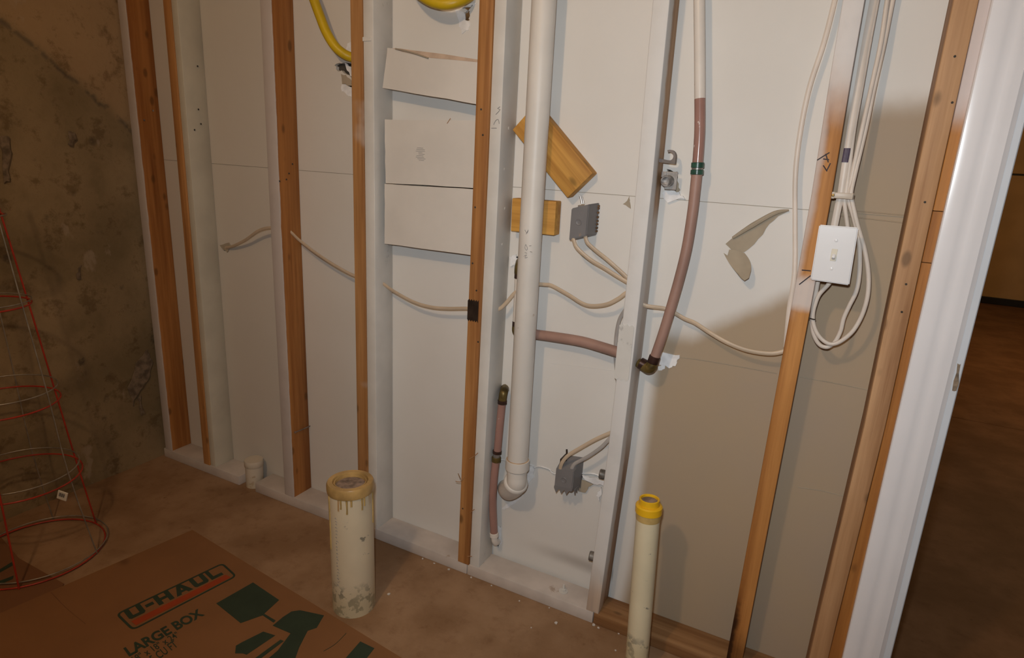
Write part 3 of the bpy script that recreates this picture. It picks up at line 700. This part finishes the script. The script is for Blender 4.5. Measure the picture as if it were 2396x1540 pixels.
for k in range(8): obj('ragged_burr', box((q[1].x+.006, -.004, q[1].z-.005-.0095*k+random.uniform(-.002, .002)), (.004, .010, .005), Matrix.Rotation(random.uniform(-.4, .4), 3, 'Y')), 'cavity', b1)
b2, q2 = ebox('lower grey electrical box with a saw-toothed bottom, beside the drain pipe elbow', [(1301, 1096), (1343, 1102), (1338, 1152), (1296, 1144)], -.060, .018, None, True)
teeth = []
n_ = 7
for i in range(n_+1):
    p = q2[3].lerp(q2[2], i/n_); teeth.append(Vector((p.x, -.0605, p.z+.004))) if i in (0, n_) else teeth.append(Vector((p.x, -.0605, p.z+(-.011 if i % 2 else .003))))
obj('toothed_edge', prism([q2[3]+Vector((0, -.0005, .010)), *teeth, q2[2]+Vector((0, -.0005, .010))], (0, .003, 0)), 'boxgrey', b2)
for i in range(4):
    yy = -.052+.014*i; obj('tooth', prism([Vector((q2[2].x+.002, yy, q2[2].z+.004)), Vector((q2[2].x+.003, yy+.006, q2[2].z-.013)), Vector((q2[2].x+.002, yy+.012, q2[2].z+.004))], (.003, 0, 0)), 'boxgrey', b2)
obj('bent_nail', tube(PY([(1324, 1078, -.03), (1326, 1064, -.03), (1326, 1052, -.03)], 0), .0028, 8, 3), 'nailplate', b2, smooth=40)
obj('mounting_tab', bx(q2[0].x+.004, q2[0].x+.012, -.045, -.005, q2[0].z+.006, q2[0].z+.024, .001), 'nailplate', b2)

# ------------------------------------------------------------------ cables
def cable(pts, mat, label, w=.0052, h=.0030, y=0, name='electrical_cable', up=(0, 1, 0), group=None, k=6):
    return obj(name, tube(PY(pts, y), 0, 10, k, (w, h, up)), mat, label=label, cat_='cable', smooth=50, group=group)
cable([(522, 580, .006), (532, 579, -.006), (548, 575, -.018), (575, 561, -.032), (600, 543, -.042), (615, 536, -.045), (632, 533, -.045), (652, 534, -.045), (676, 540, -.045), (700, 562, -.046), (740, 593, -.046), (788, 624, -.046), (828, 645, -.046), (858, 652, -.046), (887, 658, -.046), (920, 681, -.047), (968, 707, -.048), (1010, 719, -.048), (1050, 722, -.048), (1097, 722, -.048), (1135, 728, -.048), (1166, 724, -.046), (1184, 709, -.042), (1202, 688, -.036), (1222, 672, -.034), (1245, 665, -.034), (1275, 666, -.036), (1292, 669, -.038), (1330, 690, -.044), (1362, 710, -.046), (1386, 716, -.047), (1420, 712, -.047), (1448, 698, -.047), (1470, 684, -.046), (1490, 700, -.045), (1510, 715, -.045), (1554, 722, -.030), (1576, 731, -.028), (1602, 746, -.03), (1626, 756, -.034), (1660, 778, -.04), (1700, 801, -.045), (1742, 818, -.048), (1782, 826, -.05), (1812, 827, -.05), (1838, 821, -.048)], 'cable', 'long cream cable threaded through the studs from the left torn hole to the switch stud', k=5)
cable([(1339, 556, -.058), (1342, 562, -.060), (1348, 577, -.058), (1363, 593, -.055), (1386, 611, -.052), (1415, 628, -.050), (1442, 645, -.048), (1474, 664, -.046)], 'cable', 'lower of the two cables leaving the upper grey box')
cable([(1369, 550, -.050), (1371, 560, -.052), (1376, 570, -.052), (1396, 588, -.050), (1420, 607, -.050), (1446, 630, -.048), (1475, 657, -.046)], 'cable', 'upper of the two cables leaving the upper grey box')
cable([(1310, 1100, -.056), (1313, 1088, -.058), (1319, 1077, -.056), (1332, 1064, -.054), (1360, 1047, -.052), (1394, 1028, -.050), (1430, 1012, -.046)], 'cable', 'left cable bending up from the lower grey box')
cable([(1336, 1104, -.050), (1339, 1094, -.052), (1347, 1084, -.052), (1374, 1070, -.051), (1399, 1053, -.050), (1414, 1040, -.048), (1430, 1022, -.046)], 'cable_g', 'right cable bending up from the lower grey box')
cable([(1472, 715, -.040), (1461, 728, -.034), (1449, 750, -.026), (1442, 786, -.02), (1440, 830, -.018), (1443, 872, -.018), (1446, 905, -.016)], 'cable_g', 'grey cable curving behind the stud with the white nail plate')
cable([(1985, -140, -.02), (1953, 0, -.03), (1927, 101, -.03), (1894, 203, -.03), (1873, 304, -.03), (1861, 405, -.032), (1860, 520, -.036), (1860, 601, -.042), (1857, 655, -.046), (1847, 720, -.048), (1841, 780, -.050), (1839, 812, -.050)], 'cable_w', 'white cable running down left of the light switch stud')
yb = -.066
def up_(pts): return [(pts[0][0]+(pts[0][0]-pts[1][0])*1.4, -140, -.03)] + pts
cable(up_([(2044, 0, -.04), (2025, 101, -.046), (2008, 203, -.052), (1990, 304, -.058), (1980, 371, -.062), (1968, 452, yb), (1962, 480, yb), (1952, 530, yb), (1946, 560, yb)]), 'cable_w', 'leftmost and widest cable of the bundle above the switch, with a purple mark', .0072, .0034)
pm = bpy.data.objects['electrical_cable.007'] if 'electrical_cable.007' in bpy.data.objects else None
cable(up_([(2053, 0, -.036), (2034, 101, -.042), (2016, 203, -.048), (1998, 304, -.054), (1986, 405, -.062), (1979, 452, yb), (1976, 475, yb), (1983, 530, yb), (1985, 560, yb)]), 'cable_w', 'second cable from the left in the bundle above the switch', .0044, .0034)
cable(up_([(2076, 0, -.034), (2061, 101, -.040), (2039, 203, -.046), (2017, 304, -.054), (1995, 405, -.062), (1986, 452, yb), (1987, 474, yb), (1996, 503, yb), (2004, 535, yb), (2010, 560, yb), (2012, 605, yb), (2010, 648, yb), (2003, 683, yb), (1987, 716, yb), (1974, 745, yb), (1967, 774, yb), (1955, 798, yb), (1943, 809, yb), (1932, 812.5, yb), (1917, 806, yb), (1905, 786, yb), (1900, 759, yb), (1902, 727, yb), (1907, 698, yb), (1913, 664, yb), (1916, 650, yb)]), 'cable_w', 'third cable of the bundle, making the inner loop below the switch', .0046, .0034)
cable(up_([(2089, 0, -.028), (2069, 101, -.034), (2046, 203, -.042), (2025, 304, -.05), (2001, 405, -.062), (1991, 452, yb-.003), (1994, 474, yb-.003), (2006, 525, yb-.002), (2014, 552, yb-.002), (2023, 583, yb-.002), (2030, 622, yb-.003), (2032.5, 657, yb-.003), (2030, 692, yb-.004), (2022, 724, yb-.005), (2011, 750, yb-.005), (1996, 774, yb-.006), (1978, 791, yb-.006), (1958, 803, yb-.006), (1940, 804.5, yb-.006), (1923, 794, yb-.005), (1910, 777, yb-.004), (1903, 756, yb-.003), (1902, 736, yb-.003), (1907, 713, yb-.003), (1917, 689, yb-.003), (1938, 666, yb-.003), (1944, 655, yb-.003)]), 'cable_w', 'rightmost cable of the bundle, making the outer loop below the switch', .0046, .0034)
for o in bpy.data.objects:
    if o.get('label', '').startswith('leftmost and widest'):
        obj('purple_mark', tube(PY([(1982.5, 347, -.0625), (1980, 362, -.0635), (1976.5, 380, -.0645)], 0), 0, 10, 4, (.0066, .0034, (0, 1, 0))), plain('purple_ink', (.10, .075, .12), .5, .2, 60), o, 'smeared purple marker band')
cc = thing('cable_clip', 'beige plastic strap clip holding the cable bundle to the stud', 'cable clip', (2.325, -.075, 1.225))
a, b = P(1938, 449, y=-.080), P(1997, 467, y=-.080)
obj('strap', join(bx(a.x, b.x, -.0815, -.0785, b.z, a.z, .001), bx(a.x, a.x+.013, -.084, -.0785, b.z-.001, a.z+.001, .001), bx(b.x-.003, b.x, -.0815, -.060, b.z, a.z, .001)), 'clip', cc, smooth=40)
obj('nail', lathe([(.003, 0), (.003, .0012), (.0015, .0018)], Vector((a.x+.010, -.084, (a.z+b.z)/2)), (0, -1, 0), 10), plain('brass_nail', (.35, .22, .07), .4, .2, metal=.6), cc, smooth=40)
stp = P(1903, 744, y=yb)
obj('cable_staple', tube([Vector((2.2965, yb-.008, stp.z+.001)), Vector((2.312, yb-.0105, stp.z-.001)), Vector((2.316, yb-.002, stp.z-.002))], .0013, 6, 4), 'nailplate', label='small dark staple pinning the looped cables to the switch stud', cat_='staple', smooth=40)

# ------------------------------------------------------------------ light switch
q = PY([(1917, 526), (2009, 533), (1987, 668), (1896, 655)], -.112)
cx = sum(p.x for p in q)/4; cz = sum(p.z for p in q)/4
sw = thing('light_switch', 'white toggle light switch on its plate, hung in front of a stud', 'light switch', (cx, -.09, cz-.06))
def swplate():
    bm = bmesh.new(); vs0 = [bm.verts.new(v) for v in q]; bm.faces.new(vs0)
    r = bmesh.ops.extrude_face_region(bm, geom=bm.faces[:]); bmesh.ops.translate(bm, vec=(0, .006, 0), verts=[g for g in r['geom'] if isinstance(g, bmesh.types.BMVert)])
    bmesh.ops.bevel(bm, geom=bm.edges[:], offset=.0022, segments=3, affect='EDGES'); bm.verts.index_update()
    g = ([v.co.copy() for v in bm.verts], [tuple(v.index for v in f.verts) for f in bm.faces]); bm.free(); return g
pl = obj('wall_plate', swplate(), 'switch', sw, smooth=35)
obj('switch_box', bx(q[0].x+.010, q[1].x-.012, -.1060, -.0895, cz-.050, cz+.048, .001), plain('dark_switch_frame', (.16, .12, .10), .6), sw)
tp = P(1951, 597, y=-.1125)
obj('toggle_slot', bx(tp.x-.0055, tp.x+.0055, -.1130, -.1115, tp.z-.0125, tp.z+.0125, .0006), 'toggle', sw)
tg = box((0, 0, 0), (.0066, .012, .0085), Matrix.Rotation(R(-28), 3, 'X'), .0015); tg = ([v+Vector((tp.x, -.1175, tp.z-.003)) for v in tg[0]], tg[1])
obj('toggle', tg, 'switch', sw, smooth=40)
for a in ((1956.5, 563), (1945.5, 629)):
    s = obj('screw', lathe([(.0035, -.0005), (.0035, .0006), (.0022, .0011)], P(*a, y=-.1122), (0, -1, 0), 14), 'switch', sw, smooth=40)

# ------------------------------------------------------------------ small fittings on the stud beside the pink pipe
def arc(c, r, a0, a1, n=12): return [Vector((c.x+r*math.cos(R(a0+(a1-a0)*i/n)), c.y, c.z+r*math.sin(R(a0+(a1-a0)*i/n)))) for i in range(n+1)]
c = P(1566, 366, y=-.045)
k1 = thing('pipe_clamp', 'open grey half-round pipe clamp on the stud, topmost of two', 'pipe clamp', (c.x, -.045, c.z-.02))
outer = arc(c, .0150, 110, -60); inner = arc(c, .0095, -60, 110)
ou = [c+Vector((.0150, 0, -.017)), c+Vector((-.026, 0, -.017)), c+Vector((-.026, 0, -.0085))]
obj('hook', prism(arc(c, .0150, 115, 0)+[c+Vector((.0150, 0, -.017)), c+Vector((-.028, 0, -.014)), c+Vector((-.028, 0, -.005)), c+Vector((-.006, 0, -.0085))]+arc(c, .0095, -70, 115), (0, .014, 0)), 'clampgrey', k1)
c = P(1566, 420, y=-.040)
k2 = thing('pipe_clamp', 'dented grey metal strap holding a cut pipe end, below the open clamp', 'pipe clamp', (c.x, -.03, c.z-.03))
obj('strap', join(bx(c.x-.012, c.x+.016, -.030, -.027, c.z-.024, c.z+.018, .001), bx(c.x-.022, c.x-.010, -.034, -.027, c.z+.004, c.z+.017, .001)), 'steel', k2)
obj('pipe_end', lathe([(.0135, -.01), (.0135, .012), (.0125, .014), (.0095, .014), (.0085, .004), (.001, .004)], c+Vector((-.004, .008, -.004)), (-.25, -1, 0), 22), plain('worn_silver', (.50, .48, .47), .4, .35, 60, .2, metal=.5), k2, smooth=35)
for (a, b), lab in (((1410, 1110), 'grey threaded conduit stub on the stud right of the lower grey box'), ((1385, 1301), 'grey threaded conduit stub low on the stud near the floor')):
    c = P(a, b, y=-.045); x_s = 1.873 if b > 1200 else 1.879
    obj('conduit_stub', lathe([(.0132, 0), (.0138, .003), (.0128, .006), (.0138, .009), (.0138, .019), (.0120, .021), (.0080, .021), (.0075, .012), (.001, .012)], Vector((x_s, -.045, c.z)), (-1, -.15, .05), 22), plain('grey_cast_fitting', (.30, .27, .24), .5, .35, 40, .3, metal=.3), label=lab, cat_='conduit fitting', smooth=35)

# ------------------------------------------------------------------ stub pipes standing in the slab
def axis_pipe(b, t, prof, n=40): return lathe(prof, b, Vector(t)-Vector(b), n)
tb = Vector((1.262, -.372, 0)); tt = Vector((1.252, -.368, .395))
st = thing('stub_pipe', 'tall wide white stub pipe with an amber glue-stained rim, standing in the floor', 'stub pipe', tb)
RT = .0605
obj('pipe', axis_pipe(tb, tt, [(RT, -.02), (RT, .375)]), 'stub_tall', st, smooth=40)
obj('rim', axis_pipe(tb, tt, [(RT-.001, .366), (RT+.003, .368), (RT+.004, .374), (RT+.004, .390), (RT+.001, .396), (RT-.012, .396), (RT-.014, .388), (RT-.0155, .388), (RT-.0165, .393), (RT-.019, .393), (RT-.021, .380)]), 'glue', st, smooth=40)
obj('mortar_plug', axis_pipe(tb, tt, [(RT-.0205, .36), (RT-.0205, .385), (RT-.03, .388), (.004, .386)]), 'fill', st, smooth=40)
tv = (Vector((CAM.x, CAM.y, 0))-tb); ta = math.atan2(tv.y, tv.x)
def on_tall(da, z): c_ = tb.lerp(tt, z/.395); return Vector((c_.x+(RT+.0002)*math.cos(ta+da), c_.y+(RT+.0002)*math.sin(ta+da), z))
for k in range(22):
    z = .10+.010*k+random.uniform(-.002, .002); w = random.uniform(.04, .12); d0 = -.78+random.uniform(-.03, .03)
    obj('printed_mark', tube([on_tall(d0, z), on_tall(d0+w*.5, z+.003), on_tall(d0+w, z-.001)], .0007, 4, 2), 'pencil', st)
for d0, z0, L in ((-.45, .362, .020), (-.18, .362, .034), (.02, .362, .012), (.50, .362, .028), (.62, .362, .018), (-1.2, .362, .16), (1.25, .362, .09)):
    obj('glue_drip', tube([on_tall(d0, z0+.006), on_tall(d0+.01, z0-L*.6), on_tall(d0, z0-L)], [.0032, .0022, .0028], 6, 3), 'amber', st, smooth=50)
yb_ = Vector((2.052, -.192, 0)); yt = Vector((2.030, -.180, .490))
sy = thing('stub_pipe', 'slim scuffed white stub pipe with a bright yellow cap, standing by the bare floor plate', 'stub pipe', yb_)
RY = .0292
obj('pipe', axis_pipe(yb_, yt, [(RY, -.02), (RY, .458)], 32), 'stub_yellow', sy, smooth=40)
obj('glue_run', axis_pipe(yb_, yt, [(RY+.0004, .438), (RY+.0012, .444), (RY+.001, .466)], 32), 'amber', sy, smooth=40)
obj('cap', axis_pipe(yb_, yt, [(RY+.001, .456), (RY+.0035, .457), (RY+.0035, .474), (RY+.0005, .477), (RY-.004, .4775), (RY-.0045, .492), (RY-.006, .493), (RY-.009, .492), (RY-.0095, .486), (.003, .486)], 32), 'yellow_cap', sy, smooth=30)
obj('dust', axis_pipe(yb_, yt, [(RY-.0098, .484), (RY-.010, .4875), (.004, .488)], 24), 'fill', sy)
sb = P(586, 1144, z=0); sb = Vector((.492, -.052, 0))
ss = thing('stub_pipe', 'short white stub pipe with a flat cap in the gap between floor plates', 'stub pipe', sb)
obj('pipe', lathe([(.0325, -.02), (.0325, .085)], sb, n=32), 'stub_short', ss, smooth=40)
obj('cap', lathe([(.0335, .083), (.0350, .085), (.0350, .104), (.0335, .108), (.004, .109)], sb, n=32), 'stub_short', ss, smooth=40)

# ------------------------------------------------------------------ tomato cages
def ring(c, r, z, wr, tilt=(0, 0), n=48): return tube([Vector((c[0]+r*math.cos(2*math.pi*i/n), c[1]+r*math.sin(2*math.pi*i/n), z+tilt[0]*math.cos(2*math.pi*i/n)+tilt[1]*math.sin(2*math.pi*i/n))) for i in range(n)], wr, 7, 1, closed=True)
def cage(label, mat, wr, rings, legs):
    root = thing('tomato_cage', label, 'tomato cage', (rings[0][0], rings[0][1], 0))
    for cx_, cy_, r, z in rings: obj('ring', ring((cx_, cy_), r, z, wr), mat, root, smooth=60)
    for ang in legs:
        pts = []
        for cx_, cy_, r, z in rings: pts.append(Vector((cx_+(r+wr*1.6)*math.cos(R(ang)), cy_+(r+wr*1.6)*math.sin(R(ang)), z)))
        e = pts[-1]+(pts[-1]-pts[-2])*.6; pts.append(e); pts[0].z = wr+.0008
        obj('leg', tube(pts, wr, 7, 3), mat, root, smooth=60)
    return root
rc = cage('red wire tomato cage standing upside down by the concrete wall', 'red', .0026, [(.268, -.698, .180, .0062), (.255, -.705, .158, .262), (.245, -.712, .140, .505), (.238, -.72, .115, .80), (.232, -.725, .09, 1.05)], (93, 207, 320))
gc = cage('grey galvanised wire tomato cage nested with the red one', 'wire', .0020, [(.262, -.682, .177, .0112), (.250, -.700, .150, .285), (.245, -.705, .131, .545), (.240, -.710, .106, .81), (.236, -.715, .085, 1.05)], (24, 143, 262))
tgp = P(146, 1161, z=.262)
def tag_mesh():
    c = P(146, 1161, x=.33); c = Vector((.345, c.y, c.z))
    return c
c = P(146, 1160, y=-.828)
tagr = Matrix.Rotation(R(25), 3, 'Z') @ Matrix.Rotation(R(18), 3, 'Y')
tg_ = obj('paper_tag', box(c, (.024, .003, .023), tagr, .0006), 'tag', rc, 'white paper tag with a barcode')
for k in range(6):
    off = tagr @ Vector((-.007+.0024*k, -.0018, .002))
    obj('bar', box(c+off, (.0009+.0005*(k % 2), .0006, .010), tagr), 'ink', tg_)

# ------------------------------------------------------------------ flattened cardboard
def sheet(px, z0, z1, extra=()):
    pts = [P(a, b, z=z1) for a, b in px]; return prism([*pts, *[Vector((e[0], e[1], z1)) for e in extra]], (0, 0, z0-z1))
obj_c2 = obj('flattened_carton', prism([Vector((.01, -.70, .003)), P(44, 1306, z=.003), P(150, 1366, z=.003), Vector((.62, -.90, .003)), Vector((.55, -1.35, .003)), Vector((.01, -1.30, .003))], (0, 0, -.0025)), 'card2', label='reddish flattened carton with green stripes under the tomato cages', cat_='cardboard')
for pts in ([(-30, 1346), (0, 1332), (28, 1315), (30, 1323), (0, 1340), (-30, 1356)], [(-30, 1372), (0, 1359), (32, 1347), (30, 1355), (0, 1368), (-30, 1382)]):
    obj('printed_stripe', prism([P(a, b, z=.0034) for a, b in pts], (0, 0, -.0003)), 'print_g', obj_c2)
ZC = .0125
A = P(450, 1240, z=ZC); B = P(939, 1539, z=ZC); Lf = P(141, 1374, z=ZC)
u = (B-A).normalized(); l = (Lf-A).normalized()
c1 = obj('flattened_carton', prism([A, A+u*.62, A+u*1.25, A+u*1.25+l*1.0, A+u*.6+l*1.0, A+l*1.0], (0, 0, -.006)), 'card', label='large flattened moving carton with green and orange print, in front of the tall stub pipe', cat_='cardboard')
ZP = ZC+.0007
def print_poly(pts, mat='print_g', name='printed_shape', holes=()): return obj(name, prism([P(a, b, z=ZP) for a, b in pts], (0, 0, -.0006), [[P(a, b, z=ZP) for a, b in h] for h in holes]), mat, c1)
def rquad(q, r, shrink=0.0, n=5):
    """rounded quad in pixels: q = TL, TR, BR, BL"""
    q = [P(a, b, z=ZP) for a, b in q]; out = []
    if shrink:                                          # move every edge inwards by the same distance
        ins = []
        for i in range(4):
            p, a, b = q[i], (q[i-1]-q[i]).normalized(), (q[(i+1) % 4]-q[i]).normalized(); ins.append(p+(a+b)*(shrink/max(.2, a.cross(b).length)))
        q = ins
    for i in range(4):
        p, a, b = q[i], q[i-1], q[(i+1) % 4]; d0 = (a-p).normalized()*r; d1 = (b-p).normalized()*r
        for k in range(n+1):
            t = k/n; out.append(p+d0*(1-t)**2+d1*t**2)
    return out
fr = [(270, 1437), (521, 1317), (555, 1348), (310, 1476)]
obj('printed_frame', prism(rquad(fr, .018), (0, 0, -.0006), [rquad(fr, .012, .0058)]), 'print_g', c1)
print_poly([(307, 1454), (528, 1345), (540, 1351), (318, 1463)], 'print_r', 'printed_bar')
def text(s, q, mat, name='lettering', bold=.0):
    """flat printed words filling the pixel quad BL, BR, TR, TL on the carton"""
    cu = bpy.data.curves.new('t', 'FONT'); cu.body = s; cu.offset = bold; ob = bpy.data.objects.new('t', cu); COL.objects.link(ob)
    bpy.context.view_layer.update(); dg = bpy.context.evaluated_depsgraph_get(); me = bpy.data.meshes.new_from_object(ob.evaluated_get(dg))
    xs = [v.co.x for v in me.vertices]; ys = [v.co.y for v in me.vertices]; x0, x1_, y0, y1 = min(xs), max(xs), min(ys), max(ys)
    bl, br, tr2, tl = [P(a, b, z=ZP) for a, b in q]; V = []
    for v in me.vertices:
        s_ = (v.co.x-x0)/(x1_-x0); t_ = (v.co.y-y0)/(y1-y0)
        V.append((bl*(1-s_)+br*s_)*(1-t_)+(tl*(1-s_)+tr2*s_)*t_)
    F = [tuple(f.vertices) for f in me.polygons]; bpy.data.objects.remove(ob); bpy.data.meshes.remove(me); bpy.data.curves.remove(cu)
    return obj(name, (V, F), mat, c1)
def block_word(q):
    """heavy extended capitals drawn as flat shapes inside the pixel quad BL, BR, TR, TL"""
    U_ = [(0, 1), (.30, 1), (.30, .26), (.70, .26), (.70, 1), (1, 1), (1, .12), (.88, 0), (.12, 0), (0, .12)]
    H_ = [(0, 0), (0, 1), (.30, 1), (.30, .62), (.70, .62), (.70, 1), (1, 1), (1, 0), (.70, 0), (.70, .38), (.30, .38), (.30, 0)]
    A_ = [(0, 0), (.36, 1), (.64, 1), (1, 0), (.71, 0), (.65, .19), (.35, .19), (.29, 0)]; Ah = [(.42, .40), (.58, .40), (.5, .68)]
    L_ = [(0, 1), (.30, 1), (.30, .26), (1, .26), (1, 0), (0, 0)]; D_ = [(0, .36), (1, .36), (1, .64), (0, .64)]
    seq = [(U_, None, 1.0), (D_, None, .5), (H_, None, 1.0), (A_, Ah, 1.1), (U_, None, 1.0), (L_, None, .85)]
    gap = .16; tot = sum(w for _, _, w in seq)+gap*(len(seq)-1); bl, br, tr2, tl = [P(a, b, z=ZP) for a, b in q]; x = 0
    def at_(u, t): return (bl*(1-u)+br*u)*(1-t)+(tl*(1-u)+tr2*u)*t
    for o_, h_, w in seq:
        obj('lettering', prism([at_((x+a*w)/tot, b) for a, b in o_], (0, 0, -.0006), [[at_((x+a*w)/tot, b) for a, b in h_]] if h_ else ()), 'print_g', c1); x += w+gap
block_word([(304, 1450), (523, 1344), (505, 1327), (289, 1431)])
text('LARGE BOX', [(303, 1537), (480, 1439), (464, 1424), (288, 1517)], 'print_g', bold=.033)
text('18" x 18" x 24"', [(317, 1551), (422, 1488), (411, 1478), (306, 1538)], 'print_g', bold=.01)
text('4.5 CU FT', [(347, 1560), (418, 1512), (406, 1498), (334, 1546)], 'print_g', bold=.01)
print_poly([(592, 1363), (653, 1404), (614, 1440), (563, 1458), (506, 1412)])
print_poly([(612, 1438), (618, 1436), (645, 1452), (640, 1457)])
print_poly([(638, 1464), (662, 1444), (682, 1431), (702, 1428), (758, 1440), (741, 1469), (720, 1476), (700, 1515), (684, 1560), (600, 1565), (650, 1522), (680, 1482)])
print_poly([(616, 1478), (644, 1487), (577, 1532), (568, 1529), (550, 1529), (552, 1511), (566, 1503)])
print_poly([(656, 1497), (664, 1500), (590, 1556), (575, 1556)])
print_poly([(843, 1501), (876, 1517), (838, 1566), (800, 1550)])
for pts in ([(757, 1524), (785, 1507), (810, 1482)],):
    obj('printed_line', tube([P(a, b, z=ZP-.0002) for a, b in pts], .0007, 5, 3), 'print_g', c1)
obj('fold_crease', tube([P(a, b, z=ZC-.0003) for a, b in [(120, 1387), (156, 1424), (200, 1460)]], .0010, 6, 3), 'card2', c1)

# ------------------------------------------------------------------ paint flakes and crumbs swept on the floor
for a, b, s, lab in ((910, 1391, 7, 'white paint flake on the floor just right of the tall stub pipe'), (989, 1308, 4, 'white flake by the plate, leftmost of the row left of the plate joint'), (1016, 1319, 4, 'small white flake by the plate, second in the row left of the joint'),
                     (1050, 1333, 6, 'bright white flake against the plate, nearest left of the plate joint'), (1102, 1352, 4, 'white flake against the plate, first to the right of the plate joint'), (1150, 1371, 3, 'tiny white flake against the plate below the drain pipe elbow'),
                     (1215, 1407, 3, 'tiny white speck on the floor in front of the drain pipe bay'), (1285, 1423, 3, 'tiny white speck against the plate left of the anchor bolt'), (1243, 1470, 3, 'lone white speck out on the floor between the two stub pipes'),
                     (1301, 1459, 7, 'long white flake out on the floor below the anchor bolt'), (1389, 1463, 7, 'large white flake on the floor below the split in the plate'), (1400, 1470, 4, 'small white flake touching the large one below the plate split'),
                     (1447, 1483, 4, 'white flake against the bare plate left of the yellow-capped pipe'), (1440, 1523, 3, 'tiny white speck left of the foot of the yellow-capped pipe')):
    p = P(a, b, z=.0003); k = s*.0008
    pts = [p+Vector((k*random.uniform(.6, 1.3)*math.cos(t), k*random.uniform(.5, 1.1)*math.sin(t), 0)) for t in [j*2*math.pi/6 for j in range(6)]]
    obj('paint_flake', prism(pts, (0, 0, .0022)), 'flake', label=lab, cat_='debris', group='white paint flakes on the floor')
